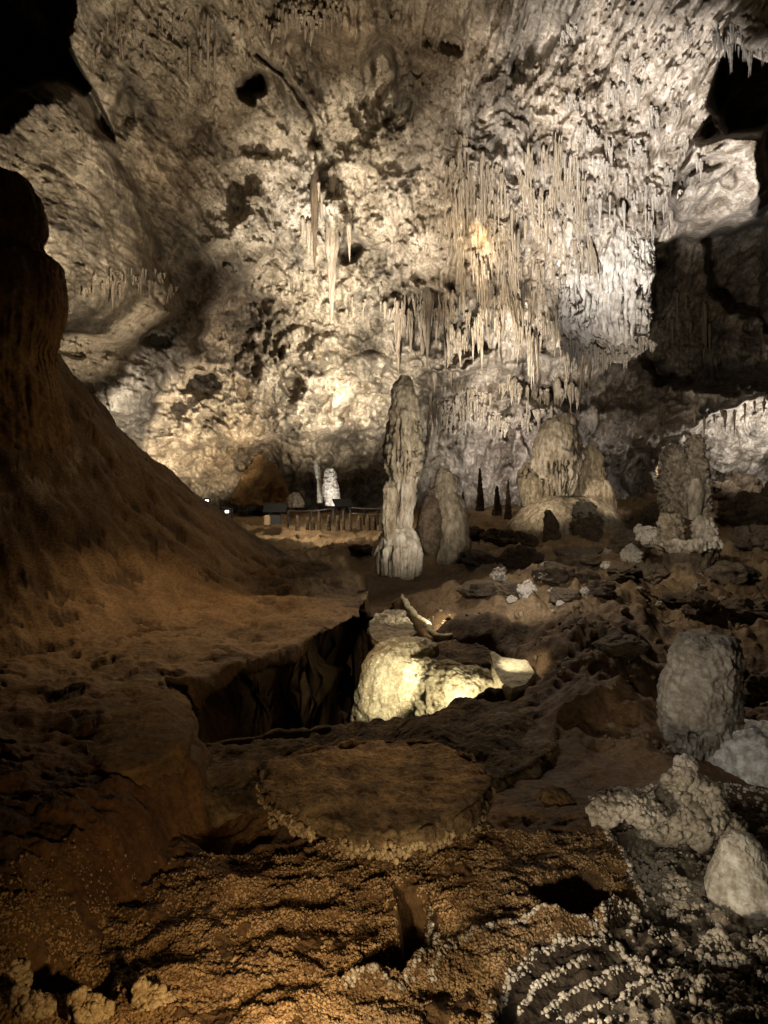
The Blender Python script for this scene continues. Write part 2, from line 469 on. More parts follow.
cz = np.exp(-(((PX - 520 + 14 * big) / 95) ** 2) ** 2) * sstep(90, 160, PY) * sstep(500, 440, PY)          # the dripstone curtain zone
dq = .16 * perlin(q * 1.3 + 7)
dr1 = ridged(np.stack([WX * 1.5 + dq * 3, WZ * .10, D * .03], -1) + 15, 2, .5)
dr2 = ridged(np.stack([WX * 4.2 + dq * 4, WZ * .30, D * .03], -1) + 25, 3, .6)
dr3 = perlin(np.stack([WX * 1.2, WZ * .35, D * .03], -1) + 35)
iso = 1 - .72 * cz
D = D - 1.0 * big - .62 * fold_r * streak - .80 * fold_l * (1 - streak) - .22 * mid * (1 - .5 * streak) * iso - .15 * fin * iso - .20 * drip * streak * iso - .13 * vfin * iso - .20 * crag * (1 - .6 * streak) * iso
rz = sstep(545, 590, PX) * sstep(235, 190, PY) * sstep(725, 705, PX)
dr4 = ridged(np.stack([WX * 2.8 + WZ * 1.3 + dq * 4, WZ * .45 - WX * .2, D * .03], -1) + 45, 3, .6)
D = D - rz * .20 * dr4
D = D - cz * (.42 * dr1 + .24 * dr2 + .5 * dr3)
pit2 = np.maximum(0, fbm(q * .8 + 21, 4) - .40)
D += 1.3 * pit2 * (1 - .6 * streak)

# carved rubble: rounded blocks at (250..400, 330..440)
mr = np.exp(-(((PX - 325) / 75) ** 2 + ((PY - 385) / 46) ** 2) ** 1.5)
H = np.zeros_like(D)
def stamp_round(cx, cy, r, h, asp=1.0):
    i0, i1 = np.searchsorted(wx, [cx - r, cx + r]); j0, j1 = np.searchsorted(wy, [cy - r * asp, cy + r * asp])
    if i1 <= i0 or j1 <= j0: return
    x = (PX[j0:j1, i0:i1] - cx) / r; y = (PY[j0:j1, i0:i1] - cy) / (r * asp)
    H[j0:j1, i0:i1] = np.maximum(H[j0:j1, i0:i1], h * np.sqrt(np.maximum(0, 1 - x * x - y * y)))
for _ in range(420):
    a = RNG.normal(size=2)
    r = RNG.uniform(3, 8) if RNG.random() < .85 else RNG.uniform(9, 16)
    stamp_round(325 + a[0] * 46, 388 + a[1] * 26, r, r * .075, RNG.uniform(.6, 1))
for _ in range(800):                                    # knobby coral low on the left
    stamp_round(RNG.uniform(95, 300), RNG.uniform(330, 480), RNG.uniform(1.8, 4.2), .12, 1)
for _ in range(900):                                    # knobs on the lower right under the curtain
    stamp_round(RNG.uniform(440, 720), RNG.uniform(370, 520), RNG.uniform(2, 5), .16, RNG.uniform(.8, 1.6))
def stamp_drip(cx, yt, L, w, h, lean=0.0):
    i0, i1 = np.searchsorted(wx, [cx - w - abs(lean) * L - 1, cx + w + abs(lean) * L + 1]); j0, j1 = np.searchsorted(wy, [yt - .12 * L, yt + L])
    if i1 <= i0 or j1 <= j0: return
    t = (PY[j0:j1, i0:i1] - yt) / L
    wt = w * np.clip(1 - np.maximum(t, 0), .03, 1) ** .6
    x = (PX[j0:j1, i0:i1] - cx - lean * L * t) / wt
    p = h * np.sqrt(np.maximum(0, 1 - x * x)) * np.clip((t + .12) / .12, 0, 1) * (1 - .35 * np.clip(t, 0, 1))
    H[j0:j1, i0:i1] = np.maximum(H[j0:j1, i0:i1], p)
def drips(n, x0, x1, y0, y1, L, w, h, lean=0.0):
    for _ in range(n):
        k = RNG.uniform(.55, 1.3)
        stamp_drip(RNG.uniform(x0, x1), RNG.uniform(y0, y1), RNG.uniform(*L) * k, RNG.uniform(*w) * k, RNG.uniform(*h) * .42, lean * RNG.uniform(.6, 1.2))
drips(420, 440, 580, 130, 380, (12, 42), (1.7, 4.2), (.35, .9))
drips(260, 560, 660, 150, 330, (10, 30), (1.5, 3.6), (.3, .7))
drips(300, 560, 715, 0, 190, (8, 24), (1.4, 3.4), (.3, .7), -.35)
drips(120, 470, 580, 60, 160, (10, 30), (1.4, 3.2), (.3, .6), -.2)
drips(140, 380, 450, 180, 300, (6, 18), (1.4, 3.0), (.25, .5))
drips(70, 392, 448, 288, 340, (16, 40), (1.8, 3.8), (.4, .9))
drips(60, 90, 260, -10, 75, (6, 30), (1.4, 3.0), (.3, .7))
drips(60, 270, 350, -10, 40, (12, 34), (1.6, 3.6), (.3, .7))
drips(160, 60, 200, 280, 400, (8, 22), (1.6, 3.2), (.25, .6), .25)
drips(150, 420, 640, 370, 440, (10, 30), (1.6, 4.0), (.35, .8))
drips(90, 655, 770, 370, 412, (6, 16), (1.6, 3.0), (.3, .7))
drips(60, 650, 768, 240, 360, (12, 34), (2, 5), (.3, .7))
drips(140, 180, 420, 300, 460, (6, 16), (1.4, 2.6), (.2, .5))
CL = []
stamp_drip(316, 150, 44, 9, 2.0); stamp_drip(333, 200, 40, 11, 2.0); stamp_drip(322, 190, 30, 6, 1.5); stamp_drip(342, 214, 26, 6, 1.5)
def ledges(n, x0, x1, y0, y1, w, kind, fy=None):
    for k in range(n):
        cx = x0 + (x1 - x0) * (k + RNG.random()) / n; cy = RNG.uniform(y0, y1) + (fy(cx) if fy else 0); ww = RNG.uniform(*w)
        CL.append((cx, cy, ww, kind))
        if kind in ('alcove', 'opening', 'topcentre'): stamp_round(cx, cy - 1, ww * 1.15, .3, .5)
ledges(64, 446, 590, 135, 350, (3, 8), 'central')
ledges(9, 392, 450, 292, 300, (5, 9), 'alcove')
ledges(8, 566, 646, 0, 3, (7, 11), 'block', lambda x: 334 + 14 * math.sin((x - 566) / 80 * 3))
ledges(12, 430, 570, 375, 412, (6, 12), 'lowwall')
ledges(26, 560, 705, 20, 215, (3, 7), 'right')
ledges(8, 90, 250, 5, 50, (4, 8), 'topleft')
ledges(7, 268, 345, 2, 26, (6, 10), 'topcentre')
ledges(7, 86, 172, 262, 290, (4, 8), 'flank')
ledges(6, 712, 772, 20, 34, (6, 10), 'opening')
D = D - H
# two smoothings of the steps that stretch most
WDEPTH = D
def wall_depth(px, py):
    i = int(np.clip(round((px - wx[0]) / S), 0, len(wx) - 1)); j = int(np.clip(round((py - wy[0]) / S), 0, len(wy) - 1))
    return float(D[max(0, j - 2):j + 3, max(0, i - 2):i + 3].min())
WP = np.stack([(PX - CX) / F * D, D, ZC + (HY - PY) / F * D], -1)
# mineral colour: tan on the left, grey-white on the right, ochre stains, dark brown patches; those at left centre put shade into the colour
tan_ = np.array([.35, .307, .235]); grey_ = np.array([.47, .43, .385]); och = np.array([.42, .31, .15]); dk_brn = np.array([.15, .11, .07]); wht = np.array([.55, .52, .47])
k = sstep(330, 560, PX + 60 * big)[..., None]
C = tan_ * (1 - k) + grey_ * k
def stain_shade(cx, cy, rx, ry, c, amt):
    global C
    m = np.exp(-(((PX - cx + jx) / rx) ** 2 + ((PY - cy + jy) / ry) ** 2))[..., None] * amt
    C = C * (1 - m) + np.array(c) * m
stain_shade(485, 235, 26, 20, och * 1.15, .7); stain_shade(300, 205, 46, 46, wht, .6); stain_shade(225, 322, 52, 54, dk_brn, .9); stain_shade(150, 215, 26, 90, np.array([.21, .16, .10]), .6); stain_shade(330, 30, 60, 40, np.array([.24, .17, .10]), .6)
stain_shade(440, 50, 70, 60, np.array([.25, .19, .12]), .7); stain_shade(610, 385, 80, 24, dk_brn, .7); stain_shade(700, 300, 50, 60, np.array([.2, .15, .09]), .8)
stain_shade(520, 445, 50, 40, np.array([.52, .43, .38]), .6); stain_shade(610, 300, 50, 60, wht, .7); stain_shade(640, 120, 80, 90, np.array([.5, .455, .41]), .6)
stain_shade(245, 460, 80, 40, np.array([.24, .17, .09]), .6); stain_shade(325, 380, 60, 40, np.array([.5, .44, .33]), .6); stain_shade(190, 150, 55, 70, np.array([.22, .17, .11]), .7)
stain_shade(735, 430, 50, 40, wht, .7); stain_shade(540, 110, 30, 30, np.array([.33, .28, .22]), .5)
mb = np.maximum(0, fbm(q * .5 + 44, 4, .6))[..., None]
C = C * (1 - .55 * np.clip(mb * 1.6, 0, 1)) 
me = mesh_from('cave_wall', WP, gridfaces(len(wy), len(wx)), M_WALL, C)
tag(link(me, 'cave_wall'), 'rough limestone cave wall and ceiling covered in dripstone', None, None, 'structure')

# ------------------------------------------------------------------ the floor: one relief in plan
gx = np.arange(-200, 968, 1.25); gy = np.concatenate([np.arange(503, 560, .8), np.arange(560, 800, 1.1), np.arange(800, 1060, .8), np.arange(1060, 1190, 2)])
GX, GY = np.meshgrid(gx, gy)
FY = ZC * F / (GY - HY); FX = (GX - CX) / F * FY
Hh = np.zeros_like(FX)
g3 = np.stack([FX, FY, FX * 0], -1)
n_big = fbm(g3 * .35 + 2, 4); n_mid = fbm(g3 * 1.1 + 8, 4, .55); n_fin = fbm(g3 * 5 + 3, 4, .6); n_rid = ridged(g3 * .8 + 13, 4, .5)
wob = np.stack([perlin(g3 * 1.4 + 50), perlin(g3 * 1.4 + 70)], -1) * .18 + np.stack([perlin(g3 * 5 + 50), perlin(g3 * 5 + 70)], -1) * .05
UX, UY = FX + wob[..., 0], FY + wob[..., 1]
far = sstep(12, 22, FY)
Hh += .10 * n_big * (1 + 2 * far) + .05 * n_mid + .012 * n_fin + far * .25 * np.maximum(0, n_rid - .2)
Hh += sstep(24, 44, FY) * 1.0 * sstep(440, 700, GX)
# left cone of flowstone
r = np.hypot(FX + 9.0, (FY - 15) * .95) + .35 * n_big + .08 * n_mid + .48
r = r - .10 * sstep(1.5, 3, r) * ridged(np.stack([np.arctan2(FY - 15, FX + 9) * 7, r * .35, 0 * r + 3], -1), 3, .55) + .10
cone = np.interp(r, [0, 2.2, 3.1, 4.4, 5.7, 7.0, 7.8, 8.8], [6.3, 5.7, 4.75, 3.15, 1.95, .98, .55, 0.0])
# left shelf
SH = [gp(365, 618, .6), gp(330, 632, .6), gp(300, 645, .6), gp(250, 659, .6), gp(205, 671, .6), gp(163, 679, .6), gp(182, 692, .6), gp(194, 712, .58), gp(192, 735, .55),
      gp(140, 752, .5), gp(60, 790, .5), gp(-120, 850, .4), (-14, 4.5), (-14, 20), (-5, 19), (-3.2, 16.5), (-1.6, 15.4), (-.5, 14.2), gp(372, 600, .6)]
sd = sdpoly(SH, UX, UY)
soft = .16 + 1.9 * sstep(7.3, 6.5, FY) * sstep(-1.3, -2.1, FX)
shelf = sstep(-soft, soft * .35, sd) * (.52 + .07 * np.clip(FY - 8, 0, 6) / 2 + .1 * n_mid)
left = np.maximum(cone * sstep(6.4, 9.0, FY), shelf)
kk = sstep(.0, .3, left)
Hh = Hh * (1 - .55 * kk) + left
# the deep pool
PIT = [gp(372, 600, .3), gp(360, 622, .5), gp(300, 646, .6), gp(250, 660, .6), gp(205, 672, .6), gp(163, 679, .6), gp(182, 694, .55), gp(192, 712, .5), gp(198, 733, .4),
       gp(230, 728, .3), gp(300, 720, .3), gp(365, 712, .3), gp(425, 706, .3), gp(462, 692, .3), gp(500, 683, .3), gp(536, 676, .3),
       gp(524, 662, .3), gp(514, 644, .3), gp(490, 636, .3), gp(452, 634, .3), gp(432, 632, .3), gp(420, 618, .3), gp(408, 603, .3), gp(396, 594, .3)]
sp = sdpoly(PIT, UX * .5 + FX * .5, UY * .5 + FY * .5)
plow = sstep(-.04, .22, sp)
floorpit = -1.9 + 1.65 * sstep(.9, 1.7, FX)
Hh = Hh * (1 - plow) + floorpit * plow
under = 1.5 * sstep(.0, .05, plow) * np.exp(-(np.maximum(sp - .2, 0) / .5) ** 2) * sstep(7.3, 7.9, FY + .15 * FX) * sstep(.5, -.1, FX)
# raise the banks right of the pool to the rim height
bank = sstep(-.2, .3, sdpoly([gp(392, 590, .3), gp(410, 600, .3), gp(440, 632, .3), gp(515, 638, .3), gp(545, 676, .3), gp(560, 720, .25), gp(640, 720, .15), gp(660, 640, .15), gp(640, 590, .15)], UX, UY)) * (1 - plow)
Hh += .25 * bank * (1 + .5 * n_mid)
# shallow worn lumps at mid right
mr_ = sstep(.3, 2.5, FX) * sstep(5.5, 8, FY) * (1 - sstep(16, 20, FY))
Hh += mr_ * (.16 * n_rid * (1 - plow) + .06 * fbm(g3 * 2.2 + 4, 3))
Hh += mr_ * (1 - plow) * (.05 * ridged(g3 * 1.7 + 44, 3, .6) + .05 * fbm(g3 * 4 + 14, 3))
spots = sstep(.30, .45, fbm(g3 * np.array([1.5, 2.4, 1]) + 91, 4, .6))
Hh -= .045 * spots * kk
Hh += kk * (.02 * fbm(g3 * 3.2 + 33, 4, .6) + .03 * np.maximum(0, ridged(g3 * 1.3 + 71, 3) - .6))
# foreground: gravelly crust, dry rimstone pools on the right
fg = 1 - sstep(5.2, 6.4, FY)
K = np.zeros_like(FX)
def near(x, y, r):
    # row/col window of the plan circle
    Y0, Y1 = y - r, y + r
    p0, p1 = HY + ZC * F / Y1, HY + ZC * F / max(Y0, .5)
    j0, j1 = np.searchsorted(gy, [p0, p1])
    xs = [CX + (x - r) / Y0 * F, CX + (x + r) / Y0 * F, CX + (x - r) / Y1 * F, CX + (x + r) / Y1 * F]
    i0, i1 = np.searchsorted(gx, [min(xs), max(xs)])
    return slice(j0, j1), slice(i0, i1)
def knob(x, y, r, h):
    s = near(x, y, r)
    if s[0].stop <= s[0].start or s[1].stop <= s[1].start: return
    d2 = ((FX[s] - x) ** 2 + (FY[s] - y) ** 2) / (r * r)
    K[s] = np.maximum(K[s], h * np.maximum(0, 1 - d2) ** .45)
RIMS = [[(489, 1024), (496, 990), (509, 970), (534, 947), (559, 935), (584, 932), (604, 932)],
        [(521, 990), (534, 972), (559, 957), (589, 949)],
        [(544, 995), (559, 980), (594, 972), (614, 965), (634, 960)],
        [(559, 1005), (584, 995), (614, 991)], [(619, 990), (634, 980), (659, 977)], [(634, 1005), (644, 992), (669, 990)],
        [(549, 1024), (584, 1015), (610, 1018)],
        [(591, 802), (602, 831), (617, 849), (630, 872), (638, 891), (650, 904)],
        [(628, 823), (638, 836), (651, 854)], [(646, 891), (667, 896), (685, 906), (703, 922), (716, 930), (735, 945)],
        [(604, 932), (604, 919), (615, 909), (638, 904)], [(620, 937), (633, 958), (651, 971), (672, 976)],
        [(698, 943), (706, 963), (711, 979), (698, 992)], [(711, 979), (714, 995), (720, 1024)],
        [(628, 930), (636, 919), (646, 914)], [(649, 932), (659, 922)], [(659, 937), (677, 930)],
        [(591, 802), (604, 792), (622, 790), (640, 800)], [(430, 968), (455, 940), (500, 925), (545, 918), (604, 925)],
        [(340, 975), (375, 965), (400, 975), (437, 938), (428, 898)], [(735, 945), (760, 960), (800, 965)], [(690, 1000), (730, 1010), (790, 1000)]]
rimH = np.zeros_like(FX)
BEADS = []
for rl in RIMS:
    pl = [gp(a, b, .05) for a, b in rl]
    rimH = np.maximum(rimH, .032 * np.exp(-(dline(pl, FX + wob[..., 0] * .12, FY + wob[..., 1] * .12) / .026) ** 2))
    for (a, b), (c, d) in zip(pl[:-1], pl[1:]):
        n = max(2, int(math.hypot(c - a, d - b) / .0032))
        for _ in range(n):
            t = random.random()
            BEADS.append((a + (c - a) * t + random.gauss(0, .011), b + (d - b) * t + random.gauss(0, .011), .0045 + .0095 * random.random() ** 2))
for _ in range(16000):                                      # coral knobs on the right bank
    px = random.triangular(585, 830, 690); py = random.uniform(795, 1040)
    x, y = gp(px, py, .0)
    if px < 591 + (py - 800) * .5 - 4 and py < 905: continue
    if py > 905 and px < 700 and random.random() < .93: continue
    v = perlin(np.array([[x * 3.2, y * 3.2, 1.7]]))[0]
    if v < -.02 and random.random() < .85: continue
    BEADS.append((x, y, .005 + .015 * random.random() ** 3))
GRIT = []
_n = 190000
gpx = RNG.uniform(-120, 700, _n); gpy = RNG.uniform(845, 1100, _n)
gY = ZC * F / (gpy - HY); gX = (gpx - CX) / F * gY
gw = np.clip((gpy - 842) / 75 + (gpx - 190) / 170, -.2, 1.05)
gk = (RNG.uniform(0, 1, _n) < .06 + .8 * gw) & (perlin(np.stack([gX * 4.2, gY * 4.2, gX * 0 + 4.7], -1)) + .6 * perlin(np.stack([gX * 11, gY * 11, gX * 0 + 2.7], -1)) > -.42)
gk &= sdpoly([gp(491, 1060, 0), gp(498, 985, 0), gp(536, 947, 0), gp(604, 934, 0), gp(604, 919, 0), gp(638, 904, 0), gp(588, 800, 0), gp(640, 780, 0), gp(900, 780, 0), gp(900, 1100, 0)], gX, gY) < 0
GRIT = np.c_[gX, gY, (.0036 + .008 * RNG.random(_n) ** 2)][gk]
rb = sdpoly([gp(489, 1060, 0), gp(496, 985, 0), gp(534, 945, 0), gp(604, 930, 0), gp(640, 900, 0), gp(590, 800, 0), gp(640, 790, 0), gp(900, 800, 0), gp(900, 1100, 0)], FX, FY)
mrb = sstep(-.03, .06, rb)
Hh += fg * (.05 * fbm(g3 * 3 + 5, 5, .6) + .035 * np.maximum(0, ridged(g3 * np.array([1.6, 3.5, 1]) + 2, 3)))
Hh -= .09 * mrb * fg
Hh += fg * .05 * np.maximum(0, fbm(g3 * 3.4 + 27, 4, .6)) * sstep(600, 660, GX)
RB = [gp(390, 880), gp(425, 893), gp(437, 935), (gp(405, 968)), gp(372, 962), gp(396, 930)]
Hh -= .55 * sstep(-.03, .10, sdpoly(RB, UX * .4 + FX * .6, UY * .4 + FY * .6))
Hh -= .30 * sstep(-.03, .10, sdpoly([gp(525, 890), gp(580, 880), gp(635, 905), gp(600, 920), gp(545, 915)], UX * .4 + FX * .6, UY * .4 + FY * .6))
Hh -= .35 * sstep(-.03, .10, sdpoly([gp(18, 968), gp(60, 962), gp(108, 968), gp(108, 1000), gp(30, 1000)], UX * .4 + FX * .6, UY * .4 + FY * .6))
Hh += rimH * fg
# channel between the left shelf and the slab stays low and dark
Hh -= .15 * np.exp(-(dline([gp(150, 770), gp(200, 800), gp(230, 830)], FX, FY) / .25) ** 2)
nu = fbm(np.stack([FX * 1.5, FY * 1.5, Hh * 1.2], -1) + 5, 4, .6) * under
GP = np.stack([FX - .40 * under + .22 * nu, FY + .92 * under + .35 * nu, Hh + .05 * under * n_fin], -1)
mud = np.array([.21, .138, .066]); brn = np.array([.17, .10, .042]); grit = np.array([.15, .088, .035]); pale = np.array([.42, .37, .30]); sand = np.array([.30, .215, .115]); red = np.array([.15, .07, .022])
Cg = np.zeros(FX.shape + (3,)) + brn
def cmix(m, c):
    global Cg
    m = np.clip(m, 0, 1)[..., None]; Cg = Cg * (1 - m) + c * m
cmix(sstep(.3, .6, left), mud)
cmix(sstep(1.2, 2.2, cone * sstep(6.4, 9, FY)) * .8, np.array([.135, .092, .046]))
cmix(sstep(13, 20, FY) * (1 - .6 * kk), sand)
cmix(mr_ * sstep(8.5, 12, FY) * .8, sand * .85)
cmix((1 - sstep(6.5, 7.5, FY)) * sstep(-.6, -1.6, FX) * .8, red)
cmix(fg * sstep(4.9, 4.2, FY), grit)
cmix(mrb * fg * .95, np.array([.055, .042, .03]))  # near-black basin floors: the shadow between the rims, painted into the colour
cmix(mrb * fg * sstep(.0, .3, fbm(g3 * 3.4 + 27, 4, .6)) * sstep(600, 660, GX), pale)

cmix(spots * kk * .8, brn * .4)
cmix(sstep(.2, .5, fbm(g3 * 2.6 + 55, 4, .6)) * mr_ * .7, brn * .5)
crust = sstep(.18, .42, fbm(np.stack([FX, FY, Hh], -1) * 2.4 + 12, 4, .65)) * np.exp(-((FX + 5.6) / .9) ** 2 - ((Hh - 2.6) / .5) ** 2) * sstep(8, 10, FY)
cmix(crust * .8, pale)
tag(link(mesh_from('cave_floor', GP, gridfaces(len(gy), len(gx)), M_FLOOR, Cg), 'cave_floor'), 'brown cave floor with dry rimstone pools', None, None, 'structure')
def floor_z(x, y):
    x = np.asarray(x, float); y = np.asarray(y, float)
    py = HY + ZC * F / y; px = CX + x / y * F
    j = np.clip(np.searchsorted(gy, py), 0, len(gy) - 1); i = np.clip(np.searchsorted(gx, px), 0, len(gx) - 1)
    return Hh[j, i]
for nm, lst, mt, lab, rim_ in (('cave_popcorn', BEADS, M_POP, 'pale knobby cave popcorn crusting the dry rimstone pools', True), ('grit', GRIT, M_GRIT, 'orange brown gritty crumbs crusting the near floor', False)):
    A = np.array(lst)
    dark = sdpoly(RB, A[:, 0], A[:, 1])
    A = A[dark < .02]
    o = beads(nm, np.c_[A[:, 0], A[:, 1], floor_z(A[:, 0], A[:, 1]) + A[:, 2] * .15], A[:, 2], mt, lo=not rim_)
    tag(o, lab, None, None, 'stuff')

_m = 6000
rx = RNG.uniform(425, 800, _m); ry = 545 + 235 * RNG.random(_m) ** 1.3
rX, rY = gp(rx, ry, .2)
rk = (sdpoly(PIT, rX, rY) < -.1) & (perlin(np.stack([rX * .9, rY * .9, rX * 0 + 8], -1)) + .5 * perlin(np.stack([rX * 3, rY * 3, rX * 0 + 18], -1)) > .05)
rk &= ~((rx < 600) & (ry > 690))
rr_ = .008 + .05 * RNG.random(_m) ** 4
o = beads('rubble', np.c_[rX, rY, floor_z(rX, rY) + rr_ * .2][rk], rr_[rk], M_RUB, None, .8, lo=True)
tag(o, 'small brown rubble strewn over the right hand floor', None, None, 'stuff')
# ------------------------------------------------------------------ formations
# the tall totem at the centre
b = at(398, 580, 18)
t = empty('stalagmite', b, 'tall slender totem shaped stalagmite standing at the centre of the floor', 'stalagmite')
spire('cap', 18, [(376, 401, 407), (380, 397, 412), (388, 393, 415), (400, 391, 417), (415, 389, 419), (430, 387, 421), (445, 385, 423), (455, 384, 424), (464, 385, 423), (472, 387, 420), (480, 391, 416), (486, 395, 412)],
      M_TAN, t, flutes=.17, nfl=24, fl_from=.4, rough=.12, freq=2.5, steps=.06, seed=1, res=.9)
spire('shaft', 18.05, [(462, 394, 412), (472, 391, 417), (484, 388, 417), (500, 387, 415), (515, 387, 413), (528, 388, 412), (538, 388, 413)], M_CALC, t, flutes=.2, nfl=18, rough=.10, seed=52, res=.9)
spire('flowstone_skirt', 18, [(528, 388, 412), (533, 382, 416), (541, 378, 419), (553, 376, 421), (566, 376, 421), (577, 378, 418), (588, 381, 415)], M_CALC, t, flutes=.18, nfl=22, fl_from=.3, rough=.09, seed=2, res=.9, steps=.03)
spire('side_bulge', 17.7, [(482, 386, 390), (488, 383, 397), (498, 382, 399), (512, 381, 398), (524, 382, 396), (534, 384, 395), (542, 387, 394)], M_TAN, t, flutes=.15, rough=.12, seed=3, res=.9)
# squat neighbour
b = at(445, 566, 20)
t = empty('stalagmite', b, 'squat rounded stalagmite with a knob on top just right of the tall totem', 'stalagmite')
spire('shaft', 20, [(486, 432, 446), (492, 428, 456), (500, 428, 464), (512, 428, 467), (525, 430, 468), (540, 434, 470), (555, 436, 471), (566, 436, 470)], M_TAN, t, steps=.05, rough=.10, seed=4, res=1.1)
spire('knob', 20, [(468, 441, 447), (473, 437, 453), (480, 435, 457), (487, 433, 458), (494, 433, 457), (498, 436, 454)], M_TAN, t, rough=.12, seed=5, res=1.0)
spire('flowstone_flap', 19.4, [(490, 430, 434), (500, 424, 438), (515, 418, 441), (530, 416, 442), (545, 420, 440), (556, 426, 438)], M_DARK, t, rough=.12, seed=6, res=1.1)
# domed pair on a mound
b = at(556, 500, 30)
t = empty('stalagmite', b, 'broad domed stalagmite with a fluted drapery fringe around its waist', 'stalagmite')
spire('dome', 30, [(415, 556, 572), (418, 550, 576), (424, 543, 578), (434, 538, 579), (446, 534, 580), (458, 532, 580), (466, 532, 579), (476, 534, 578), (486, 537, 575), (494, 541, 572), (500, 547, 566)], M_CALC, t, flutes=.24, nfl=26, fl_from=.56, rough=.12, seed=8, res=.8, steps=.04)
spire('drapery_skirt', 30.4, [(464, 526, 548), (472, 522, 560), (484, 520, 566), (498, 521, 566), (506, 524, 562)], M_TAN, t, flutes=.24, nfl=24, rough=.12, seed=9, res=.8)
b = at(598, 512, 31)
t = empty('stalagmite', b, 'cone shaped tiered stalagmite leaning against the right side of the broad dome', 'stalagmite')
spire('cone', 31, [(445, 588, 596), (450, 585, 599), (460, 583, 602), (470, 580, 604), (478, 577, 606), (490, 574, 610), (505, 572, 614), (518, 572, 617)], M_TAN, t, steps=.09, rough=.1, seed=10, res=.9)
spire('shoulder', 30.6, [(480, 602, 608), (486, 598, 612), (498, 594, 615), (512, 594, 618), (520, 595, 618)], M_TAN, t, rough=.1, seed=11, res=.9)
b = at(566, 545, 28.5)
tag(spire('flowstone_mound', 28.5, [(498, 552, 590), (502, 535, 606), (508, 524, 614), (516, 514, 620), (526, 506, 626), (536, 500, 632), (548, 496, 636)], M_TAN, rough=.05, seed=12, res=1.2, depth=.8), 'smooth low flowstone mound carrying the domed stalagmite and its cone', 'mound')
# small ones in front of the mound
tag(spire('stalagmite', 25, [(510, 546, 549), (514, 545, 553), (522, 544, 558), (534, 543, 560), (548, 541, 562)], M_DARK, rough=.15, seed=13, res=.9), 'small dark pointed stalagmite silhouetted in front of the smooth mound', 'stalagmite')
t = empty('stalagmite', at(586, 548, 25.5), 'short stalagmite stub with a knobby pale cap on the smooth mound', 'stalagmite')
spire('stump', 25.5, [(512, 576, 594), (520, 573, 600), (528, 573, 600), (540, 572, 602), (552, 570, 604)], M_DARK, t, rough=.3, freq=4, seed=14, res=.9)
spire('knobby_cap', 25.5, [(503, 578, 590), (506, 575, 594), (514, 574, 595), (521, 574, 596), (524, 578, 592)], M_GREY, t, rough=.4, freq=7, seed=15, res=.7)
for i, (x, y0, y1, w, Y, lab) in enumerate([(480, 468, 512, 8, 33, 'dark narrow spike stalagmite against the lit lower wall right of the squat stalagmite'),
                                            (497, 486, 516, 9, 32, 'dark blunt stalagmite right of the narrow spike against the lit lower wall'),
                                            (508, 480, 520, 7, 31, 'thin dark stalagmite just left of the smooth mound'),
                                            (463, 492, 515, 6, 34, 'tiny dark stalagmite close behind the squat stalagmite')]):
    tag(spire('stalagmite', Y, [(y0, x - .8, x + .8), (y0 + (y1 - y0) * .2, x - w * .2, x + w * .2), (y0 + (y1 - y0) * .6, x - w * .36, x + w * .4), (y1, x - w * .6, x + w * .6)], M_DARK, rough=.18, seed=20 + i, res=.7), lab, 'stalagmite')
# right-hand column cluster
t = empty('stalagmite', at(695, 515, 22), 'lumpy column of dark stalagmites before the bright lower wall', 'stalagmite')
spire('spire', 22, [(434, 695, 699), (438, 692, 702), (445, 689, 704), (455, 687, 705), (468, 684, 708), (485, 680, 710), (500, 678, 711), (518, 676, 712)], M_DTAN, t, rough=.22, freq=4, seed=30, res=.9)
spire('smooth_stub', 21.4, [(478, 693, 699), (483, 690, 702), (492, 688, 704), (502, 687, 703), (512, 688, 701), (520, 688, 700)], M_TAN, t, rough=.08, seed=31, res=.9)
spire('knobby_flank', 22.4, [(445, 668, 676), (455, 662, 686), (470, 659, 688), (485, 658, 690), (500, 660, 690), (516, 662, 690)], M_DTAN, t, rough=.3, freq=6, seed=32, res=.9)

tag(spire('flowstone_block', 31.6, [(226, 592, 634), (236, 574, 646), (246, 564, 651), (262, 560, 653), (290, 560, 650), (320, 560, 648), (334, 562, 648), (346, 574, 647), (352, 588, 644), (360, 602, 628), (364, 610, 620)], M_BLOCK, depth=.25, rough=.10, freq=2.0, flutes=.13, nfl=44, fl_from=.05, steps=.015, seed=71, res=.9), 'white hanging flowstone block at right of the wall, brightly lit', 'flowstone block')
# the basin with the scalloped rim at mid right
t = empty('rimstone_basin', at(690, 560, 17.5), 'raised rimstone basin with a pale scalloped rim and dark hollow underside', 'rimstone basin')
Yb = 17.5
def pl(px, py, Y):
    p = at(px, py, Y); return p
def plan_ellipse(px, Y, rx_px, ry, n=40, jag=.06, seed=0):
    rg = np.random.default_rng(seed); c = ((px - CX) / F * Y, Y); ph = rg.uniform(0, 6.28, 4)
    return [(c[0] + rx_px / F * Y * math.cos(a) * (1 + jag * math.sin(3 * a + ph[0]) + jag * math.sin(5 * a + ph[1])), c[1] + ry * math.sin(a) * (1 + jag * math.sin(2 * a + ph[2]))) for a in np.linspace(0, 2 * math.pi, n, endpoint=False)]
zr = at(690, 538, Yb)[2]
slab('rim', plan_ellipse(688, Yb, 30, .65, seed=1), zr, [(.0, .03), (-.02, .1), (.0, .22), (.1, .28)], M_CALC, t, rough=.10, freq=4, scallop=.02, nsc=37, dome=-.1, seed=1)
slab('pedestal', plan_ellipse(690, Yb, 26, .5, seed=2), zr - .25, [(.0, .05), (.02, .3), (.0, .75)], M_DARK, t, rough=.08, seed=2)
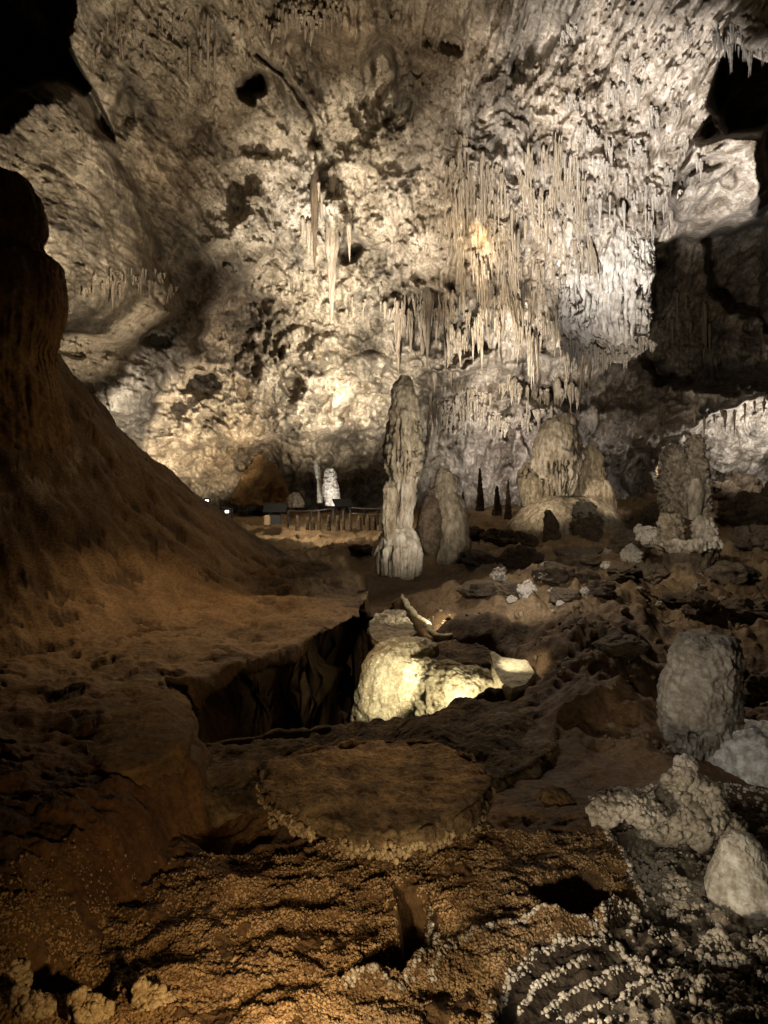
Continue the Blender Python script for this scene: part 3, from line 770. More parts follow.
spire('raised_lip', 17.8, [(516, 700, 708), (520, 694, 714), (530, 690, 717), (540, 690, 718), (548, 692, 716)], M_CALC, t, rough=.2, freq=5, seed=33, res=.9)
spire('rim_knob', 17.3, [(514, 664, 676), (519, 660, 682), (527, 658, 684), (537, 660, 684), (546, 662, 680)], M_DTAN, t, rough=.25, freq=5, seed=34, res=.9)

# the big dark column on the left slope
tag(spire('stalagmite', 13, [(169, -14, 2), (173, -34, 18), (181, -48, 30), (195, -58, 39), (215, -62, 44), (233, -64, 44), (243, -64, 39), (250, -68, 42), (258, -74, 55), (266, -76, 60), (285, -80, 63), (310, -82, 63), (335, -80, 59), (355, -76, 54), (385, -80, 58), (430, -90, 66), (520, -100, 80)],
          M_BROWN, rough=.05, flutes=.02, nfl=22, steps=.015, seed=40, res=1.2, depth=.8), 'massive dark brown stalagmite standing on the slope at the left edge', 'stalagmite')

# near right stalagmite and its neighbours
t = empty('stalagmite', at(700, 752, 6.85), 'stubby grey stalagmite with a fringed lower edge on the near right floor', 'stalagmite')
spire('stump', 6.85, [(634, 690, 722), (638, 680, 734), (646, 673, 738), (660, 669, 738), (672, 666, 738), (690, 661, 738), (710, 659, 740), (730, 662, 738), (744, 668, 732), (756, 674, 724)], M_GREY, t, rough=.09, freq=2.6, flutes=.16, nfl=30, fl_from=.74, steps=.02, seed=41, res=1.0)
spire('crown_knob', 6.75, [(640, 686, 700), (646, 681, 710), (655, 678, 714), (666, 678, 714), (676, 684, 708)], M_GREY, t, rough=.12, seed=42, res=1.1)
tag(slab('flowstone_mound', plan_ellipse(762, 6.6, 48, .42, seed=5), .28, [(.02, .03), (-.03, .12), (-.04, .25), (.0, .4)], M_WHITE, rough=.05, freq=5, dome=.12, seed=5, pops=.01), 'low white crusted mound at the right edge beside the grey stub', 'mound')
tag(spire('stalagmite', 4.75, [(832, 735, 744), (836, 728, 754), (844, 722, 760), (853, 720, 763), (862, 716, 768), (872, 712, 776), (884, 708, 782), (896, 708, 785), (906, 712, 784)], M_WHITE, rough=.05, freq=5, seed=43, res=1.2), 'small smooth cream dome among coral knobs at the lower right edge', 'stalagmite')
def coral(name, px, py, Y, r, sc, label, seed, mat=M_POP, n=260, kr=.16):
    me = boulder_mesh(name, mat, seed, n, kr, .5, 120)
    o = link(me, name); p = at(px, py, Y)
    o.location = Vector(p); o.scale = (r * sc[0], r * sc[1], r * sc[2])
    return tag(o, label, 'coral mound')
def cluster(name, label, px, py, Y, parts_, mat, seed, nb, rb):
    t = empty(name, at(px, py, Y), label, 'cave coral'); rg = np.random.default_rng(seed)
    for i, (qx, qy, r, sc) in enumerate(parts_):
        c = at(qx, qy, Y)
        d = rg.normal(size=(nb, 3)); d[:, 2] = np.abs(d[:, 2]) * 1.1 - .25; d /= np.linalg.norm(d, axis=1)[:, None]
        rr = (1 + .3 * fbm(d * 1.8 + seed + i, 3)) * .93
        P = c + d * rr[:, None] * r * np.array(sc)
        e = rg.normal(size=(60, 3)); e /= np.linalg.norm(e, axis=1)[:, None]
        Q = c + e * (.58 * (1 + .25 * fbm(e * 1.8 + seed + i, 3)))[:, None] * r * np.array(sc)
        beads('knob_cluster', np.concatenate([P, Q]), np.concatenate([rg.uniform(*rb, nb) * (1 + .8 * (rg.random(nb) < .15)), np.full(60, .33 * r)]), mat, t, 1.1, np.array(t.location))
    return t
cluster('coral_mound', 'spiky cluster of pale cave coral rising from the near right bank', 690, 835, 5.45,
        [(688, 820, .25, (1.1, .8, .75)), (672, 802, .13, (1, .8, 1.2)), (685, 776, .10, (.8, .7, 1.2)), (706, 804, .16, (.9, .8, 1.0)), (658, 830, .13, (1.1, .9, .7)), (724, 828, .12, (1.1, .8, .8)), (694, 790, .09, (.8, .8, 1.1))], M_POP, 60, 330, (.010, .021))
cluster('coral_mound', 'brown and white coral crust bulging at the top of the left rimstone ridge', 612, 815, 5.2, [(606, 812, .12, (.9, .8, .8)), (625, 806, .12, (1.2, .8, .6)), (645, 815, .12, (1.2, .9, .6))], M_POP, 90, 160, (.009, .018))
tag(spire('stalagmite', 5.9, [(790, 545, 556), (793, 540, 568), (800, 538, 576), (810, 537, 577), (820, 540, 575), (828, 545, 570)], M_BROWN, rough=.15, flutes=.12, nfl=20, seed=46, res=1.1), 'small ribbed brown knob beneath the right end of the flat slab', 'stalagmite')

# slabs around the pool
PO = [gp(*p, .40) for p in ((255, 775), (266, 760), (312, 746), (372, 737), (432, 738), (476, 754), (495, 780), (484, 800), (452, 820), (400, 834), (350, 830), (305, 816), (268, 797))]
cp = np.mean(np.array(PO), 0)
t = empty('rock_slab', (cp[0], cp[1], .1), 'flat pancake shaped brown rock slab with a knobby lit front edge', 'rock slab')
sl = slab('slab', PO, .38, [(.05, .0), (.01, .025), (-.01, .06), (.01, .10), (.12, .14), (.42, .18), (.75, .4)], M_SLAB, t, rough=.06, freq=3.2, scallop=.05, nsc=31, dome=.03, seed=7, nth=460)
po = np.array(PO); po = np.concatenate([po, po[:1]]); sg = np.r_[0, np.cumsum(np.linalg.norm(np.diff(po, axis=0), axis=1))]
nk = 3200
u = RNG.uniform(0, sg[-1], nk); ex = np.interp(u, sg, po[:, 0]); ey = np.interp(u, sg, po[:, 1])
kf = (ey < cp[1] + .1) & (perlin(np.stack([u * 3.1, u * 0, u * 0 + 5], -1)) > -.22)
ins = 1 - np.abs(RNG.normal(0, .03, nk)) - .015
beads('knobby_rim', np.c_[cp[0] + (ex - cp[0]) * ins, cp[1] + (ey - cp[1]) * ins, .325 - RNG.uniform(0, .15, nk) * (.6 + .5 * perlin(np.stack([u * 5, u * 0, u * 0], -1)))][kf], (.005 + .014 * RNG.random(nk) ** 2)[kf], M_RIM, t, 1.2, (cp[0], cp[1], .1))
tag(slab('rock_slab', [gp(*p, .24) for p in ((146, 768), (172, 742), (205, 732), (260, 724), (300, 719), (362, 712), (428, 705), (462, 691), (505, 682), (540, 684), (566, 706), (560, 735), (525, 757), (480, 775), (400, 785), (300, 782), (215, 780), (165, 786))],
          .13, [(.10, .0), (.03, .03), (-.02, .09), (.0, .16), (.12, .26), (.2, 1.3)], M_SLAB, rough=.09, freq=2.2, dome=.05, seed=8, nth=420, ntop=40), 'long low brown rock bank along the near side of the dark pool', 'rock slab')
t = empty('rimstone_ledge', at(450, 690, 9.4), 'scalloped pale rimstone ledge with rounded lobes, lit from below inside the dark pool', 'rimstone ledge')
slab('terrace', [gp(*p, .27) for p in ((407, 657), (418, 660), (432, 663), (445, 665), (458, 663), (470, 665), (482, 667), (492, 665), (500, 662), (493, 651), (478, 645), (455, 643), (434, 643), (420, 648))],
     .27, [(.05, .0), (.0, .03), (.02, .1), (.1, .2), (.12, 1.2)], M_SLAB, t, rough=.06, freq=3, dome=.03, seed=9, nth=360, ntop=20, centre=gp(455, 655, .27), smooth=3)
for nm, sl_, yy in (('lobe', [(639, 396, 424), (643, 384, 434), (649, 374, 438), (658, 367, 438), (670, 362, 436), (684, 358, 436), (702, 354, 438), (724, 350, 440)], 9.75),):
    spire(nm, yy, sl_, M_LEDGE, t, rough=.05, freq=4.5, flutes=.02, nfl=14, seed=int(sl_[0][1]), res=.7, depth=1.1)
spire('scalloped_face', 9.06, [(659, 414, 432), (662, 408, 448), (665, 405, 464), (669, 403, 482), (673, 402, 500), (679, 401, 514), (690, 400, 522), (706, 399, 528), (724, 398, 532)], M_LEDGE, t, rough=.045, freq=6, flutes=.055, nfl=13, seed=77, res=.6, depth=.40)
tag(slab('rimstone_ledge', [gp(*p, .3) for p in ((490, 656), (494, 657), (502, 661), (514, 663), (526, 664), (536, 673), (528, 680), (512, 683), (500, 678), (492, 668))],
          .30, [(.02, .01), (.0, .06), (.0, .3), (.0, 1.2)], M_LEDGE, rough=.03, freq=3, dome=.02, seed=12, nth=260, tilt=(.05, .12), smooth=3, centre=gp(508, 671, .3)), 'bright pale tongue of rock at the right end of the scalloped ledge', 'rimstone ledge')
tag(slab('rimstone_ledge', [gp(*p, .4) for p in ((368, 614), (384, 603), (402, 602), (412, 616), (416, 628), (402, 636), (384, 638), (370, 630))],
          .30, [(.03, .01), (-.02, .06), (.0, .2), (.02, .5), (.0, 1.2)], M_TAN, rough=.06, freq=2.5, scallop=.06, nsc=9, dome=.02, seed=11, nth=300), 'dim tan step above the pale lobes at the head of the pool', 'rimstone ledge')
def rim(label, pts, zz, r, seed):
    p3 = np.array([(*gp(a, b_, zz), zz) for a, b_ in pts]); n = 70
    tq = np.linspace(0, len(p3) - 1, n); c = np.stack([np.interp(tq, np.arange(len(p3)), p3[:, j]) for j in range(3)], -1)
    d = np.gradient(c, axis=0); d /= np.linalg.norm(d, axis=1)[:, None]
    side = np.stack([d[:, 1], -d[:, 0], 0 * d[:, 0]], -1); th = np.arange(20) / 20 * 6.2832
    rr = r * np.minimum(1, np.sin(np.linspace(.05, 3.09, n)) * 3)
    P = c[:, None] + rr[:, None, None] * (np.cos(th)[None, :, None] * side[:, None] * 1.3 + np.sin(th)[None, :, None] * np.array([0, 0, 1.0]))
    P = P + (fbm(P * 5 + seed, 4)[..., None] * r * .5)
    o = link(close_rings('rimstone_dam', P - c[n // 2], M_LEDGE), 'rimstone_dam'); o.location = Vector(c[n // 2])
    return tag(o, label, 'rimstone dam')
rim('thin bright curving rimstone dam behind the scalloped ledge, running back to the totem', [(401, 594), (406, 603), (412, 612), (420, 619), (427, 624), (431, 631), (437, 635), (446, 636), (454, 633)], .27, .04, 3)
rim('short bright strip of rimstone dam right of the long curving one', [(487, 634), (495, 636), (504, 637), (514, 640)], .25, .05, 5)

# ------------------------------------------------------------------ boulders and coral lumps on the floor
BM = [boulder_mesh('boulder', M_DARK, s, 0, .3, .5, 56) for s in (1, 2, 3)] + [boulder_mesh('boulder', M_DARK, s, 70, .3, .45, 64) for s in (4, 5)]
PM = []
for s_ in (11, 12, 13):
    rg = np.random.default_rng(s_); d = rg.normal(size=(170, 3)); d /= np.linalg.norm(d, axis=1)[:, None]
    e = rg.normal(size=(50, 3)); e /= np.linalg.norm(e, axis=1)[:, None]
    o = beads('coral_lump', np.concatenate([d * (.85 + .35 * fbm(d * 1.5 + s_, 3))[:, None], e * .5]), np.concatenate([rg.uniform(.09, .22, 170), np.full(50, .36)]), M_POP)
    PM.append(o.data); bpy.data.objects.remove(o)
def ground_hit(px, py):
    ys = np.arange(3.5, 46, .04); fz = floor_z((px - CX) / F * ys, ys); rz_ = ZC + (HY - py) / F * ys
    k = np.nonzero(fz >= rz_)[0]
    return float(ys[k[0]]) if len(k) else 40.0
def rockat(px, py, Y, wpx, asp, meshes, name, label, cat, group=None, sink=.25):
    py = py + wpx / 2 * asp * .5
    if 'basin left end' not in label: Y = ground_hit(px, py)
    r = wpx / 2 / F * Y
    o = link(random.choice(meshes), name)
    p = at(px, py, Y); p[2] += r * asp * .55
    o.location = Vector(p); o.scale = (r, r * random.uniform(.8, 1.1), r * asp); o.rotation_euler = (0, 0, random.uniform(0, 6.28))
    return tag(o, label, cat, group)
for px, py, Y, w, asp, lab in [(499, 577, 19.5, 20, .8, 'knobby pale coral lump on the dark floor just right of the squat stalagmite'),
                               (527, 592, 18, 20, 1.0, 'bright white lit lump on the dark boulder floor right of the pale coral lump'),
                               (541, 576, 18.6, 14, .9, 'white flecked coral lump just behind the bright white lump'),
                               (615, 576, 18.5, 12, .6, 'small pale stone lying alone on the dark floor left of the rimstone basin'),
                               (632, 556, 18, 22, .9, 'large pale coral lump against the left side of the rimstone basin'),
                               (650, 538, 18.4, 24, .8, 'pale coral lump on top of the rimstone basin left end'),
                               (640, 530, 19.5, 13, .8, 'small pale coral lump above the rimstone basin left end'),
                               (607, 552, 20, 14, .5, 'flat pale lit stone at the foot of the smooth mound'),
                               (553, 592, 17.6, 10, .7, 'tiny pale stone right of the bright white lump')]:
    rockat(px, py, Y, w, asp, PM, 'coral_lump', lab, 'coral lump')
for px, py, w in [(470, 588, 9), (512, 600, 10), (560, 604, 9), (585, 592, 11), (606, 566, 10), (640, 590, 9), (660, 606, 10), (700, 588, 12), (722, 600, 9), (575, 575, 8), (625, 610, 9), (545, 566, 9)]:
    rockat(px, py, 18, w, .8, PM, 'coral_lump', 'small pale coral knob among the dark boulders of the right middle ground', 'coral lump', 'small coral knobs of the right middle ground')
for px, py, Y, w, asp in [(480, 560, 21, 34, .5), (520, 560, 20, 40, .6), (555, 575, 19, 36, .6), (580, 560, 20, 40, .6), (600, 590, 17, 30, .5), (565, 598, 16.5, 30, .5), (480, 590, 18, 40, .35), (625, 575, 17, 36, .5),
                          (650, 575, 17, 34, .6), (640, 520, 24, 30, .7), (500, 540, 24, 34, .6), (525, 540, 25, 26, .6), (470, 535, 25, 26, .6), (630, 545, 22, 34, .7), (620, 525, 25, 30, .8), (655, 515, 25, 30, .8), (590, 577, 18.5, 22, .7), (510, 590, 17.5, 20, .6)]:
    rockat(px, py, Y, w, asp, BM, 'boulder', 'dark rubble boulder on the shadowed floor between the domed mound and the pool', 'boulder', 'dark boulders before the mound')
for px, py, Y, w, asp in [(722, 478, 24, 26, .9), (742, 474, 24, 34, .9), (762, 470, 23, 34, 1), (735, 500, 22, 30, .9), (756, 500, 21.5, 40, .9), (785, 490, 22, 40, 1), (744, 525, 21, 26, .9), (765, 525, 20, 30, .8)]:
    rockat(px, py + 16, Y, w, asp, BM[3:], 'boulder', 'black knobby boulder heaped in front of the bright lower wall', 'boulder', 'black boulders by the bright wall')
for px, py, Y, w, asp, lab in [(676, 600, 13.5, 32, .4, 'dark rough boulder on the sandy floor below the rimstone basin'),
                               (705, 610, 12.5, 40, .8, 'tall dark boulder behind the grey stub on the right'),
                               (752, 612, 12, 52, .5, 'wide dark boulder at the right edge behind the grey stub'),
                               (735, 575, 16, 44, .6, 'rounded brown boulder right of the rimstone basin'),
                               (618, 648, 10, 50, .45, 'smooth brown boulder sunk in the floor right of the lit ledge'),
                               (754, 690, 8.2, 52, .7, 'dark hollowed boulder right of the grey stub'),
                               (362, 552, 19, 22, .7, 'small brown boulder left of the totem foot')]:
    rockat(px, py, Y, w, asp, BM[:3], 'boulder', lab, 'boulder')
for k, (px, py, r, lab) in enumerate([(8, 978, .085, 'knobby coral lump standing up at the left edge of the near floor'), (30, 1006, .07, 'low knobby coral lump right of the one at the left edge of the near floor'),
                                      (88, 1010, .075, 'knobby coral lump by the bottom edge just below the black hollow'), (150, 1000, .07, 'knobby coral lump right of the black hollow at the bottom edge')]):
    Yk = gp(px, py, .03)[1]
    cluster('coral_mound', lab, px, py + 10, Yk, [(px, py, r, (1.1, .9, .8)), (px - 10, py - 9, r * .5, (.7, .7, 1.3)), (px + 13, py + 4, r * .6, (1, .8, .8))], M_GRIT2, 120 + 5 * k, 150, (.007, .014))
# rounded flowstone lump at the left end of the pool
tag(slab('flowstone_lump', [gp(*p, .5) for p in ((96, 694), (118, 676), (150, 672), (176, 680), (190, 700), (196, 726), (186, 744), (150, 762), (110, 770), (80, 745), (80, 715))],
         .46, [(.06, .02), (.0, .08), (-.04, .2), (-.06, .4), (-.1, 1.2)], M_BROWN, rough=.05, freq=2, dome=.12, seed=14, nth=300), 'rounded brown flowstone lump at the left end of the dark pool', 'flowstone lump')

# ------------------------------------------------------------------ stalactites
def drop_mesh(name, mat, seed, flutes=.15, knots=.12):
    n, nc = 60, 20
    t = np.linspace(0, 1, n)[:, None]; th = (np.arange(nc) / nc * 6.2832)[None]
    r = (1 - t) ** .8 * np.minimum(1, np.sqrt(t / .14) + .05) * (1 + 1.6 * knots * perlin(np.stack(np.broadcast_arrays(t * 5, t * 0 + seed, t * 0), -1))) + .02
    r = r * (1 + flutes * ridged(np.stack(np.broadcast_arrays(np.cos(th) * 2.2, np.sin(th) * 2.2, t * 1.2 + seed), -1), 2)) + 0 * th
    wob = .12 * perlin(np.stack(np.broadcast_arrays(t * 3, t * 0 + seed + 40, t * 0), -1))
    P = np.stack(np.broadcast_arrays(np.cos(th) * r + wob, np.sin(th) * r, -t + 0 * th), -1).copy()
    return close_rings(name, P, mat)
M_DRIP = rock('dripstone', (.17, .135, .09), (.40, .345, .27), scale=2.2, fine=9, bump=.3, dist=.08)
M_DRIPG = rock('grey_dripstone', (.24, .215, .18), (.46, .425, .38), scale=2.2, fine=9, bump=.3, dist=.08)
DT = [drop_mesh('stalactite', M_DRIP, s) for s in (1, 2, 3, 4)]
DG = [drop_mesh('stalactite', M_DRIPG, s) for s in (5, 6, 7)]
M_DRIPB = rock('brown_dripstone', (.13, .10, .068), (.31, .26, .195), scale=2.2, fine=9, bump=.3, dist=.08)
DB = [drop_mesh('stalactite', M_DRIPB, s) for s in (8, 9, 10)]
def stal(px, py, L, w, meshes, label, group=None, Y=None, out=.05, cat='stalactite'):
    Yd = (wall_depth(px, py) if Y is None else Y) - out
    o = link(random.choice(meshes), 'stalactite')
    o.location = Vector(at(px, py, Yd)); o.scale = (w / 2 / F * Yd, w / 2 / F * Yd, L / F * Yd); o.rotation_euler = (random.gauss(0, .02), random.gauss(0, .02), random.uniform(0, 6.28))
    return tag(o, label, cat, group)
def curtain_mesh(mat, seed):
    rg = np.random.default_rng(seed); n = int(rg.integers(7, 12)); V = []; Fq = []; T = []; base = 0
    for k in range(n):
        x = -1 + 2 * (k + rg.uniform(.2, .8)) / n; z0 = rg.uniform(-.45, .15); L = rg.uniform(.35, 1.0) * (1 - .35 * x * x); r = rg.uniform(.13, .24); y = rg.normal() * .10
        m, nc = 36, 14
        t = np.linspace(0, 1, m)[:, None]; th = (np.arange(nc) / nc * 6.2832)[None]
        rr = r * (1 - t) ** .75 * np.minimum(1, np.sqrt(t / .2) + .1) * (1 + .5 * perlin(np.stack(np.broadcast_arrays(t * 5, t * 0 + seed + k, t * 0), -1))) + .012
        rr = rr * (1 + .25 * ridged(np.stack(np.broadcast_arrays(np.cos(th) * 2, np.sin(th) * 2, t * 1.2 + seed + k), -1), 2))
        P = np.stack(np.broadcast_arrays(x + np.cos(th) * rr + .06 * np.sin(t * 4 + k), y + np.sin(th) * rr, -t * L + z0 + 0 * th), -1).reshape(-1, 3)
        V.append(P); Fq.append(gridfaces(m, nc, True) + base)
        base += m * nc
    return mesh_from('drapery', np.concatenate(V), np.concatenate(Fq), mat)
CM = {m_: [curtain_mesh(mm, sd + j) for j in range(5)] for m_, mm, sd in (('t', M_DRIP, 300), ('g', M_DRIPG, 320), ('b', M_DRIPB, 340))}
KIND = {'central': ('t', (18, 60), 'pale tan fused drapery in the dense curtain right of the wall centre', 'draperies of the central curtain'),
        'alcove': ('b', (26, 52), 'brown fused drapery hanging inside the arched alcove', 'draperies of the arched alcove'),
        'block': ('g', (14, 28), 'white fused drapery along the lower edge of the white hanging block', 'draperies of the white block'),
        'lowwall': ('t', (20, 44), 'pale fused drapery fringing the low wall behind the squat stalagmite', 'draperies of the low wall'),
        'right': ('g', (8, 30), 'small grey drapery on the slanting right hand ceiling', 'draperies of the right ceiling'),
        'topleft': ('b', (10, 26), 'small brown drapery on the dim upper left ceiling', 'draperies of the upper left ceiling'),
        'topcentre': ('b', (16, 34), 'brown drapery on the ceiling swelling at top centre', 'draperies of the top centre'),
        'flank': ('b', (14, 30), 'brown drapery fringing the foot of the left flank', 'draperies of the left flank'),
        'opening': ('g', (24, 46), 'white drapery over the black opening at upper right', 'draperies over the upper right opening'),
        'overhang': ('b', (10, 20), 'dark drapery under the overhang left of the bright lower wall', 'draperies under the right overhang')}
for cx, cy, ww, kd in CL:
    mk, Lr, lab, grp = KIND[kd]; L = random.uniform(*Lr)
    Yd = (21.5 if kd == 'opening' else 31.15 if kd == 'block' else wall_depth(cx, cy)) + .12
    o = link(random.choice(CM[mk]), 'drapery'); o.location = Vector(at(cx, cy, Yd)); k_ = ww / F * Yd
    o.scale = (k_, k_ * .9, L / F * Yd); o.rotation_euler = (random.gauss(0, .05), random.gauss(0, .05), random.uniform(-.6, .6)); tag(o, lab, 'drapery', grp)
stal(315, 168, 104, 9, [drop_mesh('stalactite', M_DARK, 21, .3, .25)], 'long dark slender stalactite hanging left of the pale fluted one', None, 32)
stal(332, 212, 110, 12, [drop_mesh('stalactite', M_DRIPB, 22, .4, .3)], 'long pale fluted stalactite tapering to a point above the lit rubble', None, 33.5)
stal(208, 14, 72, 4.2, DB, 'long thin dark stalactite at upper left, taller of two side by side')
stal(215, 44, 42, 3.6, DB, 'shorter thin dark stalactite close right of the tall thin one')
def many(n, x0, x1, y0, y1, L, w, meshes, label, group, out=.05, fy=None, Yf=None):
    for k in range(n):
        px = x0 + (x1 - x0) * (k + random.random()) / n
        py = random.uniform(y0, y1) if fy is None else fy(px) + random.uniform(y0, y1)
        kk_ = min(2.2, .55 * random.paretovariate(2.0)) if fy is None else random.uniform(.7, 1.15)
        stal(px + random.gauss(0, 3), py, random.uniform(*L) * kk_, random.uniform(*w) * (.45 + .45 * kk_), meshes, label, group, Yf, out)
many(8, 300, 352, 165, 225, (16, 44), (3, 6), DT, 'small pale stalactite clustered round the two long hanging ones', 'small stalactites at the long pair')
many(90, 448, 582, 140, 345, (14, 38), (2.2, 5.0), DT, 'pale tan stalactite in the dense curtain right of the centre of the wall', 'stalactites of the central curtain')
many(30, 565, 660, 140, 225, (9, 22), (1.8, 3.6), DG, 'thin whitish stalactite above the white hanging block', 'stalactites above the white block')
many(18, 714, 775, 14, 46, (14, 38), (2.6, 5), DG, 'white icicle like stalactite over the black opening at upper right', 'stalactites over the upper right opening', fy=lambda x: 0, Yf=21.5)
many(16, 562, 646, -8, 2, (12, 30), (2.6, 5), DG, 'white stalactite fringing the bottom of the white hanging block', 'stalactites under the white block', fy=lambda x: 336 + 16 * math.sin((x - 562) / 84 * 3), Yf=31.2)
many(10, 636, 674, 190, 225, (16, 34), (2, 4), DG, 'slim white stalactite between the white block and the lit boulder above', 'stalactites beside the lit boulder')
many(10, 694, 772, 404, 412, (10, 30), (2.5, 5), DB, 'dark stalactite hanging before the bright lower right wall', 'stalactites before the bright wall', out=.3, fy=lambda x: 418 - (x - 690) * .28 - 408)
many(8, 670, 725, 290, 330, (14, 40), (3, 6), DB, 'brown stalactite in the dark recess under the lit boulder', 'stalactites in the dark recess')
many(10, 388, 452, 288, 325, (18, 56), (4, 8), DB, 'brown stalactite inside the arched alcove', 'stalactites in the arched alcove')
many(18, 100, 205, 10, 60, (8, 24), (2.4, 4.2), DB, 'short dark stalactite on the dim upper left ceiling', 'stalactites on the upper left ceiling')
many(12, 85, 172, 265, 290, (12, 30), (2.5, 5), DB, 'brown stalactite fringing the foot of the left flank', 'stalactites of the left flank')
many(18, 262, 345, 5, 30, (14, 36), (3, 6), DB, 'brown stalactite on the ceiling swelling at top centre', 'stalactites of the top centre')
many(14, 430, 560, 370, 410, (14, 36), (3, 6), DT, 'pale stalactite fringing the low wall behind the squat stalagmite', 'stalactites of the low wall')
many(10, 350, 385, 285, 310, (8, 22), (2, 4), DB, 'thin brown stalactite left of the arched alcove', 'stalactites left of the alcove')

# ------------------------------------------------------------------ lit white figures, signs, rails and lamps on the far trail
tag(spire('stalagmite', 34, [(460, 314, 316), (466, 313, 319), (474, 315, 321), (484, 317, 322), (494, 317, 322), (503, 317, 323)], M_WHITE, rough=.2, seed=50, res=.6), 'thin white lit stalagmite left of the stout white one by the trail', 'stalagmite')
tag(spire('stalagmite', 33, [(468, 327, 332), (472, 325, 335), (482, 323, 337), (492, 323, 339), (500, 325, 340), (506, 326, 340)], M_WHITE, rough=.25, freq=5, seed=51, res=.6), 'stout white lit stalagmite behind the right hand trail sign', 'stalagmite')
tag(spire('boulder', 36, [(493, 294, 298), (496, 288, 302), (502, 286, 304), (508, 287, 303)], M_TAN, rough=.2, seed=52, res=.6), 'pale tan boulder left of the white stalagmites by the trail', 'boulder')
tag(spire('boulder', 41, [(455, 258, 262), (465, 250, 274), (480, 240, 284), (495, 234, 290), (505, 232, 294)], M_BROWN, rough=.15, seed=53, res=.8), 'brown conical rock heap at the wall foot above the left trail sign', 'boulder')

def box_mesh(name, parts, mat, bev=.006):
    import bmesh
    bm = bmesh.new()
    for (c, s, rot) in parts:
        r = bmesh.ops.create_cube(bm, size=1.0)
        for v in r['verts']:
            v.co = Vector((v.co.x * s[0], v.co.y * s[1], v.co.z * s[2]))
            if rot: v.co.rotate(__import__('mathutils').Euler(rot))
            v.co += Vector(c)
    bmesh.ops.bevel(bm, geom=list(bm.edges), offset=bev, segments=2, affect='EDGES')
    me = bpy.data.meshes.new(name); bm.to_mesh(me); bm.free(); me.materials.append(mat); return me
def sign(px, py, Y, w, label, tilt, yaw, ped):
    base = at(px, py, Y)
    t = empty('trail_sign', base, label, 'sign')
    t.rotation_euler = (0, 0, yaw)
    k = Y / F
    link(box_mesh('sign_panel', [((0, 0, 16 * k), (w * k, 11 * k, .05), (tilt, 0, 0))], M_PANEL), 'sign_panel', t)
    link(box_mesh('post', [((0, .05, 7 * k), (ped * k, .18, 14 * k), None)], M_METAL), 'post', t)
    link(box_mesh('base_plate', [((0, .05, .02), (ped * 1.5 * k, .4, .04), None)], M_METAL), 'base_plate', t)
sign(275, 524, 28.5, 23, 'dark flat trail sign on a stout post, nearer left one of the two', .9, 0, 11)
sign(343, 519, 29.5, 20, 'dark tilted trail sign in front of the white lit stalagmites', .75, .5, 3)
o = link(box_mesh('stone_block', [((0, 0, .28), (.2, .3, .36), None)], M_PED, .03), 'stone_block'); o.location = Vector(at(267, 528, 28)); tag(o, 'small pale stone block beside the left trail sign', 'stone block')

def tube(name, pts, r, mat, parent=None, n=8):
    pts = np.array(pts, float)
    d = np.gradient(pts, axis=0); d /= np.linalg.norm(d, axis=1)[:, None] + 1e-9
    up = np.where(np.abs(d[:, 2:3]) > .9, np.array([[1., 0, 0]]), np.array([[0, 0, 1.]]))
    a = np.cross(d, up); a /= np.linalg.norm(a, axis=1)[:, None]; b_ = np.cross(d, a)
    th = np.arange(n) / n * 6.2832
    P = pts[:, None] + r * (np.cos(th)[None, :, None] * a[:, None] + np.sin(th)[None, :, None] * b_[:, None])
    off = np.array(parent.location) if parent is not None else pts.mean(0)
    o = link(close_rings(name, P - off, mat), name, parent)
    if parent is None: o.location = Vector(off)
    return o
def railing(label, ends, hgt, nposts, low):
    a, b_ = np.array(ends[0]), np.array(ends[1])
    t = empty('handrail', (a + b_) / 2, label, 'handrail')
    for h in ([hgt, hgt * .55] if low else [hgt]):
        L = [a + (b_ - a) * s + np.array([0, 0, h - .06 * math.sin(s * math.pi)]) for s in np.linspace(0, 1, 12)]
        tube('rail', L, .03, M_RAIL, t)
    for s in np.linspace(0, 1, nposts):
        p = a + (b_ - a) * s
        tube('post', [p + np.array([0, 0, z]) for z in np.linspace(-.2, hgt + .02, 5)], .03, M_METAL, t)
railing('thin steel handrail between the two trail signs', (at(288, 522, 30), at(333, 518, 33)), .42, 3, False)
railing('two bar steel handrail along the trail behind the left slope', (at(190, 512, 31), at(232, 520, 29)), .42, 5, True)
railing('steel handrail on the trail right of the tilted sign', (at(350, 520, 31), at(392, 520, 31)), .5, 4, True)
def trail_lamp(px, py, Y, label, h=.45):
    base = at(px, py, Y); t = empty('trail_lamp', base, label, 'lamp')
    link(box_mesh('post', [((0, 0, h / 2), (.08, .08, h), None)], M_METAL), 'post', t)
    link(box_mesh('hood', [((0, .03, h + .09), (.24, .2, .04), None), ((0, .12, h), (.24, .04, .2), None)], M_METAL), 'hood', t)
    link(box_mesh('lens', [((0, -.02, h), (.12, .1, .09), None)], M_LENS), 'lens', t)
trail_lamp(227, 524, 28, 'low lit trail lamp at the right end of the two bar handrail')
trail_lamp(191, 506, 31, 'lit trail lamp half hidden behind the left slope', .4)
trail_lamp(207, 508, 32, 'dim boxy trail lamp between the other two on the left trail', .3)
# rows of broken stalagmite stumps behind the right sign
for k in range(12):
    px = 298 + k * 7.6 + random.uniform(-2, 2); Y = 27 + random.uniform(-1, 1)
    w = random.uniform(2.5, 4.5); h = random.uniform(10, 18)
    tag(spire('stalagmite', Y, [(528 - h, px - .8, px + .8), (528 - h * .7, px - w * .45, px + w * .45), (531, px - w * .6, px + w * .6)], M_DARK, rough=.2, seed=80 + k, res=.7), 'short dark stalagmite in the row under the trail signs', 'stalagmite', 'dark stalagmites under the trail signs')

